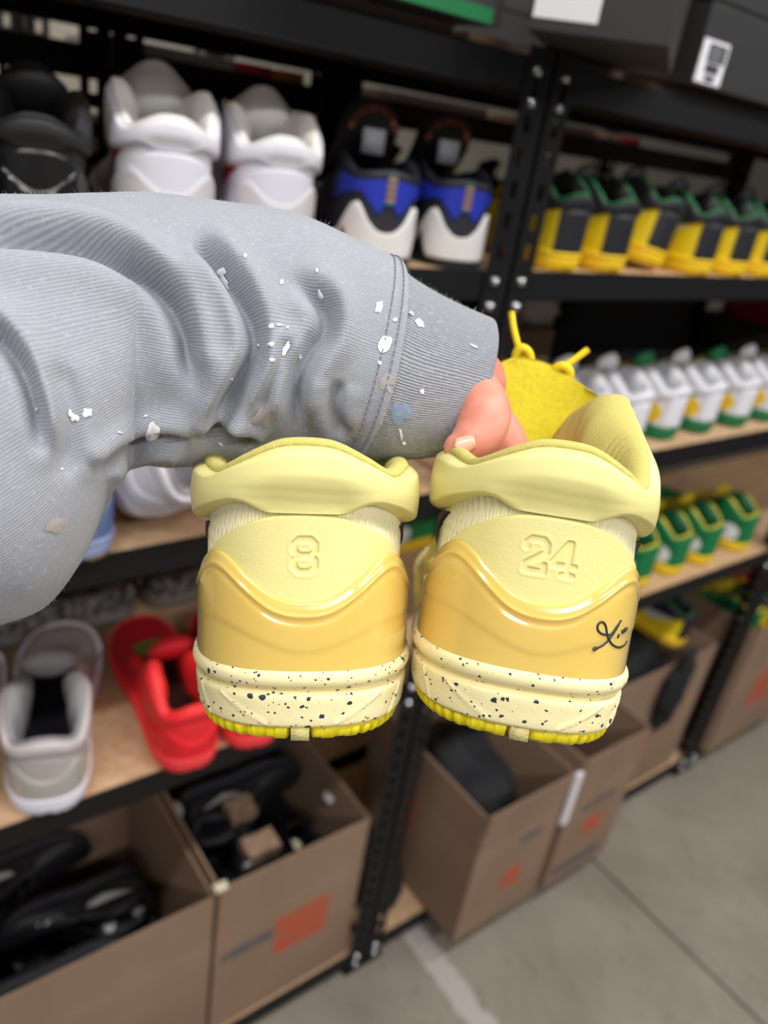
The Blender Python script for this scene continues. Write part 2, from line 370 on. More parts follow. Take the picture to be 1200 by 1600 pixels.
    pr = spline(prof, n(70)); 
    S, K = np.meshgrid(sm, np.arange(len(pr)), indexing='ij'); Z = pr[K, 0]+0*S; O = pr[K, 1]+0*S
    if q < 2:
        rid = []
        for sg in (-1, 1):
            rid += [((sg*.029, .0170), (sg*.0125, .0072)), ((sg*.043, .0172), (sg*.037, .0068))]
        D = seg_dist(S, Z, rid); inn = (Z > .006)&(Z < .0178)
        O = O+np.where(inn, .0006*np.exp(-(D/.00055)**2), 0)
        O = O+np.where(inn, .00016*np.sin(S*2*np.pi/.0011)*np.sin(Z*2*np.pi/.0011), 0)
    R['midsole'] = grid_vf(springed(surf(S, Z, O)), cu=True)
    # outsole: ribbed wall and closed bottom
    zz = np.array([.0062, .0050, .0020, .0004, -.0012]); oo = np.array([-.0030, .0006, .0000, -.0016, -.0075])
    so = np.concatenate([srange(.25, q*1.0), ]); so = np.concatenate([-ext[::-1], so, ext])
    S, K = np.meshgrid(so, np.arange(5), indexing='ij')
    rib = np.where(np.abs(S) > .020, .0009*np.sign(np.sin(S*2*np.pi/.0050)), .0005*np.sign(np.sin((S*1.2+zz[K]*2.2)*2*np.pi/.011)))*(K > 0)*(K < 4)
    dip = -.006*(np.abs(S) < .0046)*(K > 0)
    Pw = springed(surf(S, zz[K]+0*S, oo[K]+rib+dip)); v, f = grid_vf(Pw, cu=True)
    nb = len(so); half = nb//2; vv = list(map(tuple, v)); 
    for i in range(half-1):   # bottom strips across
        a, b2 = half+i, half+i+1; c, d = half-i, half-i-1
        f.append((a*5+4, b2*5+4, d*5+4, c*5+4))
    R['outsole'] = (vv, f)
    # heel tab of midsole foam in the outsole notch
    mb = MB(); mb.box((-.0034, -.0014, .0006), (.0034, .012, .0062)); R['sole_plug'] = (mb.v, mb.f)
    # vamp / toe box
    ys = np.linspace(.150, .2965, n(40)); wv = np.interp(ys, HALF[350:][::1, 1], HALF[350:, 0]) if False else None
    P = []
    Hh = HALF[np.argsort(HALF[:, 1])]
    for y in ys:
        wd = np.interp(y, Hh[:, 1], Hh[:, 0])-.0005; hh = np.interp(y, [.15, .18, .21, .24, .265, .285, .2965], [.083, .076, .066, .056, .047, .038, .029])
        a = np.linspace(0, np.pi, 25); ca = np.cos(a); P.append(np.stack([-np.sign(ca)*np.abs(ca)**.75*wd, np.full(25, y), .024+(hh-.024)*np.sin(a)**.85], -1))
    R['vamp'] = grid_vf(springed(np.array(P)))
    # tongue
    tx, tr, tl = tongue
    path = spline([(0, .185, .070), (0, .160, .088), (0, .135, .110), (0, .118, .135), (0, .112, .150+.02*(tl-.5)), (0, .110, .158+.03*(tl-.5))] if tsh == 0 else [(0, .185, .070), (0, .155, .084), (0, .125, .098), (0, .104, .115), (0, .096, .134), (0, .099, .152)], n(30))
    nt_ = len(path); P = np.zeros((nt_, 2*n(20), 3)); m_ = n(20)
    for i in range(nt_):
        u = i/(nt_-1); hw = .025+.006*sstep(.3, .8, u); cut = 1-np.clip((u-.9)/.1, 0, 1)**3*.28
        a = np.linspace(-1, 1, m_); th = .0042*(1-np.clip((u-.93)/.07, 0, 1)**2*.8)
        X = a*hw*cut; dz = -.012*np.abs(a)**2.2*sstep(.6, 1, u); arc = .010*(a*a)
        edge = np.sqrt(np.clip(1-a**8, 0.02, 1))*th
        fr = np.stack([X, path[i, 1]+arc-edge, path[i, 2]+dz], -1); bk = np.stack([X, path[i, 1]+arc+edge, path[i, 2]+dz], -1)[::-1]
        L_ = np.concatenate([fr, bk]); k = sstep(.25, 1, u)
        L_[:, 0] += tx*k; c_, s_ = math.cos(tr*k), math.sin(tr*k); zx = L_[:, 2]-.1
        L_[:, 0], L_[:, 2] = c_*L_[:, 0]+s_*zx, .1-s_*L_[:, 0]+c_*zx
        P[i] = L_
    v, f = grid_vf(P, False, True); f.append(tuple((nt_-1)*2*m_+k for k in range(2*m_))); R['tongue'] = (v, f)
    # laces
    mb = MB()
    for k, y in enumerate(np.linspace(.118, .172, 5)):
        zc = np.interp(y, [.118, .172], [.117, .083]); hw = .030
        a = np.linspace(-1, 1, 13); pts = np.stack([a*hw, np.full(13, y+.008)+.004*a*(1 if k % 2 else -1), zc+.012*(1-a*a)-.006], -1)
        R['lace#%d' % k] = tube_vf(pts, .0026, 8, .6)
    # swoosh-like side stripe, both sides
    for sg in (-1, 1):
        a = np.linspace(0, 1, 30); s_ = .0505+.105*a
        zt = .0792-.006*a; zb = np.interp(a, [0, .25, .6, .9, 1], [.0788, .0665, .052, .056, .066])
        S = np.repeat((sg*s_)[:, None], 8, 1); V = np.linspace(0, 1, 8)[None]; Z = zb[:, None]*(1-V)+zt[:, None]*V
        O = np.full(Z.shape, .0013); O[:, 0] = O[:, -1] = -.0005
        R['side_stripe#%d' % sg] = grid_vf(springed(surf(S, Z, O+lean(S, Z))))
    return R

def mk_meshes(R, prefix):
    out = {}
    for k, (v, f) in R.items():
        me = bpy.data.meshes.new(prefix+'_'+k); me.from_pydata([tuple(map(float, p)) for p in v], [], [tuple(int(i) for i in q_) for q_ in f]); me.update(); me.shade_smooth()
        me.materials.append(None); out[k] = me
    return out
def place_shoe(meshes, pal, label, loc=None, rz=0, matrix=None, group=None, name='sneaker', rx=0, ry=0, scale=1.0):
    e = empty(name); tag(e, label, 'shoe', group)
    if matrix is not None: e.matrix_world = matrix
    else: e.location = loc; e.rotation_euler = (rx, ry, rz); e.scale = (scale,)*3
    parts = {}
    for k, me in meshes.items():
        kn = k.split('#')[0]; m = pal.get(kn, pal.get('lining') if kn == 'collar_binding' else None)
        if m is None: continue
        o = bpy.data.objects.new(kn, me); COL.objects.link(o); o.parent = e
        o.material_slots[0].link = 'OBJECT'; o.material_slots[0].material = m; parts[k] = o
    return e, parts

# hero materials
def leather(name, rgb, s=420, st=.25):
    m = mat(name, rgb, .42, var=(30, tuple(int(c*.965) for c in rgb), .7), sss=.08)
    nt = m.node_tree; b_ = nt.nodes['Principled BSDF']; tc = nt.nodes.new('ShaderNodeTexCoord')
    v = nt.nodes.new('ShaderNodeTexVoronoi'); v.feature = 'DISTANCE_TO_EDGE'; v.inputs['Scale'].default_value = s
    n = nt.nodes.new('ShaderNodeTexNoise'); n.inputs['Scale'].default_value = s*.35; n.inputs['Detail'].default_value = 3
    mp = nt.nodes.new('ShaderNodeMixRGB'); mp.blend_type = 'ADD'; mp.inputs[0].default_value = .006
    nt.links.new(tc.outputs['Object'], n.inputs['Vector']); nt.links.new(tc.outputs['Object'], mp.inputs[1]); nt.links.new(n.outputs['Color'], mp.inputs[2])
    nt.links.new(mp.outputs[0], v.inputs['Vector'])
    ad = nt.nodes.new('ShaderNodeMath'); ad.operation = 'MULTIPLY_ADD'; ad.inputs[1].default_value = .7
    mn = nt.nodes.new('ShaderNodeMath'); mn.operation = 'MINIMUM'; mn.inputs[1].default_value = .12; nt.links.new(v.outputs['Distance'], mn.inputs[0])
    nt.links.new(mn.outputs[0], ad.inputs[0]); ml = nt.nodes.new('ShaderNodeMath'); ml.operation = 'MULTIPLY'; ml.inputs[1].default_value = .15
    nt.links.new(n.outputs['Fac'], ml.inputs[0]); nt.links.new(ml.outputs[0], ad.inputs[2])
    bp = nt.nodes.new('ShaderNodeBump'); bp.inputs['Strength'].default_value = st; bp.inputs['Distance'].default_value = .0012
    nt.links.new(ad.outputs[0], bp.inputs['Height']); nt.links.new(bp.outputs['Normal'], b_.inputs['Normal'])
    return m
def speckled(name, rgb, off=0.0):
    m = mat(name, rgb, .62, bump=(900, .25, .0006), sss=.1)
    nt = m.node_tree; b_ = nt.nodes['Principled BSDF']; tc = nt.nodes.new('ShaderNodeTexCoord')
    mp = nt.nodes.new('ShaderNodeMapping'); mp.inputs['Scale'].default_value = (1, 1, 1.25); mp.inputs['Rotation'].default_value = (.3, .5, .2); mp.inputs['Location'].default_value = (off, off*.7, off*.3)
    nt.links.new(tc.outputs['Object'], mp.inputs['Vector'])
    prev = None
    for sc_, thr in ((270, .15), (520, .15)):
        v = nt.nodes.new('ShaderNodeTexVoronoi'); v.inputs['Scale'].default_value = sc_; v.inputs['Randomness'].default_value = 1
        nn = nt.nodes.new('ShaderNodeTexNoise'); nn.inputs['Scale'].default_value = sc_*2.2
        ad = nt.nodes.new('ShaderNodeMixRGB'); ad.blend_type = 'ADD'; ad.inputs[0].default_value = .0035*150/sc_
        nt.links.new(mp.outputs[0], nn.inputs['Vector']); nt.links.new(mp.outputs[0], ad.inputs[1]); nt.links.new(nn.outputs['Color'], ad.inputs[2])
        nt.links.new(ad.outputs[0], v.inputs['Vector'])
        sx = nt.nodes.new('ShaderNodeSeparateColor'); nt.links.new(v.outputs['Color'], sx.inputs[0])
        rr = nt.nodes.new('ShaderNodeMapRange'); rr.inputs[1].default_value = .60; rr.inputs[2].default_value = 1.0; rr.inputs[3].default_value = 0; rr.inputs[4].default_value = thr*2.4
        nt.links.new(sx.outputs[0], rr.inputs[0])
        lt = nt.nodes.new('ShaderNodeMath'); lt.operation = 'LESS_THAN'; nt.links.new(v.outputs['Distance'], lt.inputs[0]); nt.links.new(rr.outputs[0], lt.inputs[1])
        if prev is None: prev = lt
        else:
            mxm = nt.nodes.new('ShaderNodeMath'); mxm.operation = 'MAXIMUM'; nt.links.new(prev.outputs[0], mxm.inputs[0]); nt.links.new(lt.outputs[0], mxm.inputs[1]); prev = mxm
    mx = nt.nodes.new('ShaderNodeMix'); mx.data_type = 'RGBA'; mx.inputs['A'].default_value = lin(rgb); mx.inputs['B'].default_value = lin((38, 48, 66))
    nt.links.new(prev.outputs[0], mx.inputs['Factor']); nt.links.new(mx.outputs['Result'], b_.inputs['Base Color'])
    return m
M_dark = mat('dark_print', (38, 46, 54), .5)
H = dict(
    ribbed_panel=mat('ivory_ribbed_textile', (236, 230, 190), .6),
    heel_patch=leather('pale_yellow_tumbled_leather', (243, 232, 156), 430, .35),
    heel_counter=mat('amber_translucent_rubber', (236, 205, 114), .2, var=(18, (232, 196, 94), .6), sss=.45, sss_r=(1, .7, .15), coat=1.0),
    collar=leather('pale_yellow_smooth_leather', (238, 229, 154), 900, .12),
    lining=mat('pale_olive_knit_lining', (206, 196, 112), .85, bump=(1500, .5, .0008)),
    insole=mat('yellow_insole', (205, 186, 60), .9),
    midsole=speckled('cream_speckled_foam', (246, 233, 180)),
    outsole=mat('acid_yellow_rubber', (228, 210, 8), .45),
    sole_plug=mat('cream_foam_plug', (222, 208, 140), .6, bump=(900, .4, .001)),
    vamp=mat('yellow_vamp', (236, 222, 110), .5),
    tongue=mat('yellow_velvet', (203, 186, 22), .85, var=(420, (186, 168, 16), .9), bump=(1100, .5, .0008), sheen=.25),
    lace=mat('yellow_lace', (235, 205, 20), .7, bump=(1500, .4, .0006)),
    side_stripe=M_dark)

def cam_matrix(px, py, depth, yaw, pitch, roll, anchor):
    """shoe frame (x right, y away, z up) turned in the camera's frame, anchor point put at a pixel and depth"""
    B = np.stack([CM[0], CM[2], -CM[1]], 1)
    y_, p_, r_ = (math.radians(a) for a in (yaw, pitch, roll))
    Rz = np.array([[math.cos(y_), math.sin(y_), 0], [-math.sin(y_), math.cos(y_), 0], [0, 0, 1]])
    Rx = np.array([[1, 0, 0], [0, math.cos(p_), -math.sin(p_)], [0, math.sin(p_), math.cos(p_)]])
    Ry = np.array([[math.cos(r_), 0, math.sin(r_)], [0, 1, 0], [-math.sin(r_), 0, math.cos(r_)]])
    R_ = B @ Ry @ Rz @ Rx; o = at(px, py, depth) - R_ @ np.array(anchor)
    m4 = np.eye(4); m4[:3, :3] = R_; m4[:3, 3] = o
    return m4
ML = cam_matrix(475, 905, .288, -5.5, 4.5, 1.5, (0, 0, .0610))
MR = cam_matrix(851, 912, .288, 3.5, 4.5, 9.0, (0, 0, .0600))
ML_meshes = mk_meshes(shoe_meshes(1.0, (.1045, .1045), (0, 0), '8', (0, 0, .1)), 'held_left')
MR_meshes = mk_meshes(shoe_meshes(1.0, (.1045, .137), (0, -.010), '24', (.006, .36, .25)), 'held_right')
shoeL, partsL = place_shoe(ML_meshes, H, 'pale yellow sneaker with number 8 pressed into the heel, held up under the grey sleeve', matrix=Matrix(ML.tolist()), group='pair of held yellow sneakers')
HR = dict(H); HR['tongue'] = None; HR['midsole'] = speckled('cream_speckled_foam_b', (246, 233, 180), .37)
shoeR, partsR = place_shoe(MR_meshes, HR, 'pale yellow sneaker with number 24 and black signature on the heel, gripped by the hand', matrix=Matrix(MR.tolist()), group='pair of held yellow sneakers')

for k_ in ('lace#0', 'lace#1', 'lace#2'): bpy.data.objects.remove(partsR.pop(k_))
MRi = np.linalg.inv(MR)
def loc_R(P): P = np.asarray(P, float); return P @ MRi[:3, :3].T+MRi[:3, 3]
# tongue of the gripped shoe, leaning over to one side
Lc = spline([(790, 800), (775, 735), (768, 650), (772, 585), (781, 557)], 26); Rc = spline([(893, 800), (903, 745), (927, 700), (950, 662), (950, 612)], 26)
G = np.zeros((26, 30, 3))
for i in range(26):
    v_ = i/25
    for j in range(30):
        u_ = j/29; cr = 26*max(0, (v_-.8)/.2)**2.5; p_ = (Lc[i]+np.array([cr, 0]))*(1-u_)+(Rc[i]-np.array([cr*1.1, 0]))*u_+np.array([0, -13*math.sin(math.pi*u_)*sstep(.6, 1, v_)]); G[i, j] = (p_[0], p_[1], .392+.016*v_+.012*math.sin(math.pi*u_))
fr = np.array([[at(*G[i, j]) for j in range(30)] for i in range(26)])
e_ = np.sqrt(np.clip(1-np.abs(np.linspace(-1, 1, 30))**10, 0, 1)); e2 = np.sqrt(np.clip(1-np.linspace(0, 1, 26)**14, 0, 1))
th_ = .0035*np.minimum(e_[None], e2[:, None])+.0003
lp = np.concatenate([fr-CM[2]*th_[..., None], (fr+CM[2]*th_[..., None])[:, ::-1]], 1)
v, f = grid_vf(loc_R(lp), False, True); f.append(tuple(25*60+k for k in range(60))); mesh_obj('tongue', v, f, H['tongue'], shoeR)['label'] = 'bright yellow velvet tongue'
for pts, r in [([(799, 487, .425), (803, 515, .424), (811, 545, .422), (822, 572, .418)], .0019), ([(808, 575, .421), (806, 556, .419), (814, 544, .417), (826, 552, .418), (830, 575, .421)], .0026),
               ([(919, 546, .418), (900, 560, .418), (882, 573, .418), (866, 586, .420)], .0020), ([(866, 590, .421), (868, 576, .418), (880, 572, .416), (890, 582, .417), (886, 598, .420)], .0026), ([(915, 712, .392), (938, 682, .385), (958, 662, .384), (975, 662, .39)], .003), ([(925, 722, .392), (945, 694, .386), (965, 680, .386)], .003)]:
    v, f = tube_vf(loc_R(spline([at(*p_) for p_ in pts], 16)), r, 8); mesh_obj('lace_end', v, f, H['lace'], shoeR)
# handwritten mark on the counter
from mathutils.bvhtree import BVHTree
_me = MR_meshes['heel_counter']; _vw = np.array([tuple(v.co) for v in _me.vertices]) @ MR[:3, :3].T+MR[:3, 3]
BVc = BVHTree.FromPolygons([Vector(p) for p in _vw], [tuple(p.vertices) for p in _me.polygons])
def on_counter(x, y):
    L, n_, _, _ = BVc.ray_cast(Vector(CAM), Vector(ray(x, y)).normalized()); return L
for st_ in [[(97, 585), (110, 580), (150, 560), (188, 522), (225, 468), (245, 428)], [(250, 425), (222, 462), (196, 498), (176, 504), (146, 500), (122, 480), (120, 452), (136, 434), (154, 438), (166, 462), (172, 500), (184, 535), (206, 562), (238, 574), (266, 562), (280, 540)],
            [(238, 500), (233, 512), (231, 522)], [(252, 484), (262, 478), (256, 492), (266, 486), (272, 466), (270, 484), (278, 478), (284, 462)]]:
    pts = [on_counter(900+a/3.556, 850+c/3.556) for a, c in spline(st_, 8*len(st_))]; pts = [tuple(p) for p in pts if p is not None]
    if len(pts) > 3:
        v, f = tube_vf(loc_R(pts), .00048, 6); o = mesh_obj('signature_stroke', v, f, M_dark, partsR['heel_counter'])
v, f = tube_vf(loc_R([tuple(on_counter(900+a/3.556, 850+c/3.556)) for a, c in ((93, 587), (98, 584), (104, 581), (112, 578))]), .0008, 8); mesh_obj('signature_stroke', v, f, M_dark, partsR['heel_counter'])

# ------------------------------------------------------------------ the arm: grey sweatshirt sleeve, cuff, hand
person = empty('person', tuple(at(-120, 900, .30))); tag(person, 'person in a paint-splattered grey sweatshirt reaching an arm into the yellow sneakers', 'person')
def to_person(P): return np.asarray(P)-np.array(person.location)
def knit(name, rgb, rgb2, rib, bst):
    m = bpy.data.materials.new(name); m.use_nodes = True; nt = m.node_tree; b_ = nt.nodes['Principled BSDF']
    b_.inputs['Roughness'].default_value = .92; b_.inputs['Specular IOR Level'].default_value = .2
    b_.inputs['Sheen Weight'].default_value = .25; b_.inputs['Sheen Roughness'].default_value = .5
    uv = nt.nodes.new('ShaderNodeUVMap'); uv.uv_map = 'knit'
    sp = nt.nodes.new('ShaderNodeSeparateXYZ'); nt.links.new(uv.outputs[0], sp.inputs[0])
    tc = nt.nodes.new('ShaderNodeTexCoord')
    n = nt.nodes.new('ShaderNodeTexNoise'); n.inputs['Scale'].default_value = 1.0; n.inputs['Detail'].default_value = 3
    mp = nt.nodes.new('ShaderNodeMapping'); mp.inputs['Scale'].default_value = (260, 1100, 1); nt.links.new(uv.outputs[0], mp.inputs[0]); nt.links.new(mp.outputs[0], n.inputs['Vector'])
    n3 = nt.nodes.new('ShaderNodeTexNoise'); n3.inputs['Scale'].default_value = 700; n3.inputs['Detail'].default_value = 2; nt.links.new(tc.outputs['Object'], n3.inputs['Vector'])
    # courses run along the arm: sine of the around-coordinate
    wv = nt.nodes.new('ShaderNodeMath'); wv.operation = 'MULTIPLY'; wv.inputs[1].default_value = 2*math.pi/rib; nt.links.new(sp.outputs['Y'], wv.inputs[0])
    wo = nt.nodes.new('ShaderNodeMath'); wo.operation = 'MULTIPLY_ADD'; wo.inputs[1].default_value = 2.2; nt.links.new(n.outputs['Fac'], wo.inputs[0]); nt.links.new(wv.outputs[0], wo.inputs[2])
    si = nt.nodes.new('ShaderNodeMath'); si.operation = 'SINE'; nt.links.new(wo.outputs[0], si.inputs[0])
    h = nt.nodes.new('ShaderNodeMapRange'); h.inputs[1].default_value = -1; h.inputs[2].default_value = 1; nt.links.new(si.outputs[0], h.inputs[0])
    ad = nt.nodes.new('ShaderNodeMath'); ad.operation = 'MULTIPLY_ADD'; ad.inputs[1].default_value = .6; nt.links.new(h.outputs[0], ad.inputs[0])
    m1 = nt.nodes.new('ShaderNodeMath'); m1.operation = 'MULTIPLY_ADD'; m1.inputs[1].default_value = .8; m1.inputs[2].default_value = -.2; nt.links.new(n.outputs['Fac'], m1.inputs[0]); nt.links.new(m1.outputs[0], ad.inputs[2])
    mx = nt.nodes.new('ShaderNodeMix'); mx.data_type = 'RGBA'; mx.inputs['A'].default_value = lin(rgb2); mx.inputs['B'].default_value = lin(rgb); nt.links.new(ad.outputs[0], mx.inputs['Factor'])
    r3 = nt.nodes.new('ShaderNodeMapRange'); r3.inputs[1].default_value = .58; r3.inputs[2].default_value = .72; r3.inputs[4].default_value = .18; nt.links.new(n3.outputs['Fac'], r3.inputs[0])
    m3 = nt.nodes.new('ShaderNodeMix'); m3.data_type = 'RGBA'; m3.inputs['B'].default_value = lin((226, 228, 234)); nt.links.new(r3.outputs[0], m3.inputs['Factor']); nt.links.new(mx.outputs['Result'], m3.inputs['A'])
    nt.links.new(m3.outputs['Result'], b_.inputs['Base Color'])
    bp = nt.nodes.new('ShaderNodeBump'); bp.inputs['Strength'].default_value = bst; bp.inputs['Distance'].default_value = .0008
    nt.links.new(ad.outputs[0], bp.inputs['Height']); nt.links.new(bp.outputs['Normal'], b_.inputs['Normal'])
    return m
M_knit = knit('heather_grey_fleece', (166, 169, 179), (146, 149, 160), .00085, .25)
M_rib = knit('heather_grey_rib_cuff', (172, 175, 185), (116, 120, 132), .00130, .6)
ST = [(757, 497, 697, 711, .362), (700, 474, 655, 717, .357), (650, 448, 600, 720, .352), (612, 422, 556, 718, .348),
      (600, 405, 530, 716, .346), (560, 386, 470, 706, .343), (480, 350, 400, 716, .339), (390, 331, 330, 728, .334),
      (300, 320, 262, 733, .328), (200, 316, 200, 728, .322), (90, 322, 168, 790, .314), (-50, 340, 130, 872, .305), (-190, 400, 70, 945, .296),
      (-320, 500, -20, 980, .288), (-430, 650, -130, 1015, .275), (-520, 850, -260, 1110, .255)]
def tube_from_stations(st, nu, nv, flat):
    st = np.array(st, float)
    top = np.array([at(a, b_, d) for a, b_, _, _, d in st]); bot = np.array([at(a, b_, d) for _, _, a, b_, d in st])
    T, B = spline(top, nu), spline(bot, nu); Cc = (T+B)/2; A1 = (T-B)/2
    tan = np.gradient(Cc, axis=0); tan /= np.linalg.norm(tan, axis=1)[:, None]
    A2 = np.cross(tan, A1); vd = CM[2]
    sg = np.sign((A2 @ vd)); A2 *= -sg[:, None]; A2 /= np.linalg.norm(A2, axis=1)[:, None]; ra = np.linalg.norm(A1, axis=1)
    th = np.linspace(0, 2*np.pi, nv, endpoint=False)
    ce, se = np.cos(th), np.sin(th); ex = .88
    ce = np.sign(ce)*np.abs(ce)**ex; se = np.sign(se)*np.abs(se)**ex
    P = Cc[:, None]+ce[None, :, None]*A1[:, None]+se[None, :, None]*(A2*(ra*flat)[:, None])[:, None]
    N = ce[None, :, None]*A1[:, None]/ra[:, None, None]**1+se[None, :, None]*A2[:, None]; N /= np.linalg.norm(N, axis=2)[..., None]
    return P, N, Cc, ra
def poly_dist(px, pl):
    pl = spline(pl, 60); best = np.full(px.shape[:-1], 1e9); sd = np.zeros_like(best); tt = np.zeros_like(best)
    for k in range(59):
        a, d = pl[k], pl[k+1]-pl[k]; L2 = d @ d+1e-9
        rel = px-a; t = np.clip((rel @ d)/L2, 0, 1); q = rel-t[..., None]*d; D = np.hypot(q[..., 0], q[..., 1])
        sgn = np.sign(d[0]*rel[..., 1]-d[1]*rel[..., 0]); m_ = D < best
        best = np.where(m_, D, best); sd = np.where(m_, D*sgn, sd); tt = np.where(m_, (k+t)/59, tt)
    return sd, tt
# fold lines of the cloth: (line, depth of the crease, width, height and offset of the roll on its + side and on its - side)
CREASES = [
    ([(-120, 372), (0, 371), (130, 385), (215, 424), (262, 466), (287, 520), (296, 570), (312, 620)], .0075, 13, (-30, .0050, 26), (34, .002, 30)),
    ([(293, 366), (325, 396), (364, 443), (390, 495), (397, 547), (377, 593), (345, 651), (328, 700)], .0085, 15, (26, .0055, 26), (-26, .003, 24)),
    ([(440, 420), (500, 470), (509, 515), (485, 553), (466, 590), (461, 630), (470, 690)], .0055, 15, (-26, .0035, 24), (30, .003, 24)),
    ([(-60, 480), (0, 527), (26, 560), (46, 605), (58, 651), (66, 720)], .007, 12, (-24, .004, 24), (30, .001, 30)),
    ([(150, 745), (185, 712), (225, 690), (270, 688), (300, 700)], .0045, 11, (16, .003, 18), (-22, .003, 20)),
    ([(404, 640), (420, 605), (440, 560), (446, 520)], .003, 12, (20, .0012, 20), (-20, .001, 20)),
    ([(80, 560), (105, 620), (110, 690), (95, 760)], .0028, 20, (30, .001, 30), (-30, .001, 30)),
    ([(300, 690), (345, 683), (385, 688), (400, 700)], .007, 10, (-20, .003, 16), (20, .0, 16)),
    ([(540, 690), (520, 640), (530, 590)], .0025, 12, (20, .001, 20), (-20, .001, 20)),
]
NU, NV = 420, 300
P, N, Cc, ra = tube_from_stations(ST, NU, NV, .80)
px = to_px(P); disp = np.zeros(P.shape[:2])
front = sstep(-.25, .25, -(N @ CM[2]))
for pl, dep, wd, r1, r2 in CREASES:
    sd, tt = poly_dist(px[..., :2], pl); tap = np.minimum(sstep(0, .2, tt), sstep(0, .2, 1-tt))
    disp += 1.45*tap*front*(-1.2*dep*np.exp(-(sd/wd)**2)+r1[1]*np.exp(-((sd-r1[0])/r1[2])**2)+r2[1]*np.exp(-((sd-r2[0])/r2[2])**2))
from mathutils import noise as mnoise
nz = np.zeros(P.shape[:2]); 
cs = 6
for i in range(0, NU, cs):
    for j in range(0, NV, cs):
        nz[i:i+cs, j:j+cs] = mnoise.noise(Vector(P[i, j]*28))
def blur(a, k):
    ker = np.hanning(2*k+3); ker /= ker.sum()
    a = np.apply_along_axis(lambda r: np.convolve(np.pad(r, k+1, 'wrap'), ker, 'valid'), 1, a)
    return np.apply_along_axis(lambda r: np.convolve(np.pad(r, k+1, 'edge'), ker, 'valid'), 0, a)
disp += .0014*blur(nz, 8)*np.clip((np.linspace(0, 1, NU)[:, None]-.15)*6, 0, 1)
disp = blur(disp, 1)
# split where the cuff is sewn on
seam_i = int(NU*3.35/(len(ST)-1))
u = np.arange(NU)
disp += (-.0022*np.exp(-((u-seam_i)/2.2)**2)+.0014*np.exp(-((u-seam_i-7)/5)**2))[:, None]
disp -= (.0022*sstep(seam_i+1, seam_i-6, u))[:, None]*0
P = P+N*disp[..., None]
arc = np.concatenate([[0], np.cumsum(np.linalg.norm(np.diff(Cc, axis=0), axis=1))])
def cloth(name, i0, i1, m, parent, inner=False):
    Q = P[i0:i1]; n_ = i1-i0
    U = np.repeat(arc[i0:i1][:, None], NV, 1); Vv = np.repeat((np.arange(NV)/NV*2*np.pi*.047)[None], n_, 0)
    if inner:   # the hem turns in and runs back inside
        rows = []
        for k, (sh, back) in enumerate(((.0016, -.0012), (.0034, -.0008), (.0046, .0012), (.0050, .006), (.0050, .02))):
            c = Cc[i0]+(Cc[i0+6]-Cc[i0])/np.linalg.norm(Cc[i0+6]-Cc[i0])*back
            rows.append(Q[0]+(c-Cc[i0])-N[i0]*sh)
        rows = np.array(rows)[::-1]; Q = np.concatenate([rows, Q]); U = np.concatenate([np.repeat(arc[i0]-.001*np.arange(5, 0, -1)[:, None], NV, 1), U]); Vv = np.concatenate([Vv[:5], Vv])
    v, f = grid_vf(to_person(Q), False, True)
    o = mesh_obj(name, v, f, m, parent); me = o.data
    uvl = me.uv_layers.new(name='knit'); li = np.zeros(len(me.loops), dtype=np.int32); me.loops.foreach_get('vertex_index', li)
    uvs = np.stack([U.ravel()[li], Vv.ravel()[li]], -1); j = li % NV
    # keep the seam column continuous
    pol = np.repeat(np.arange(len(me.polygons)), 4); fj = np.zeros(len(me.polygons), dtype=np.int32)
    jm = j.reshape(-1, 4); wrapf = (jm.max(1)-jm.min(1)) > NV/2
    fix = np.repeat(wrapf, 4) & (j < NV/2); uvs[fix, 1] += 2*np.pi*.047
    uvl.data.foreach_set('uv', uvs.ravel().astype(np.float32))
    return o
sleeve = cloth('sweatshirt_sleeve', seam_i, NU, M_knit, person); sleeve['label'] = 'heather grey fleece sleeve with folds and paint specks'
cuff = cloth('cuff', 0, seam_i+1, M_rib, sleeve, True); cuff['label'] = 'ribbed grey cuff'
# stitches along the seam
mb = MB()
for ro in (10, 17):
    for j in range(0, NV, 3):
        i = seam_i+ro; a = P[i, j]+N[i, j]*.0003; c = P[i, (j+2) % NV]+N[i, (j+2) % NV]*.0003
        v, f = tube_vf(to_person([a, (a+c)/2+N[i, j]*.0003, c]), .00028, 5); mb.add(v, f)
mb.obj('stitching', mat('grey_thread', (128, 131, 140), .9), sleeve, True)['kind'] = 'stuff'
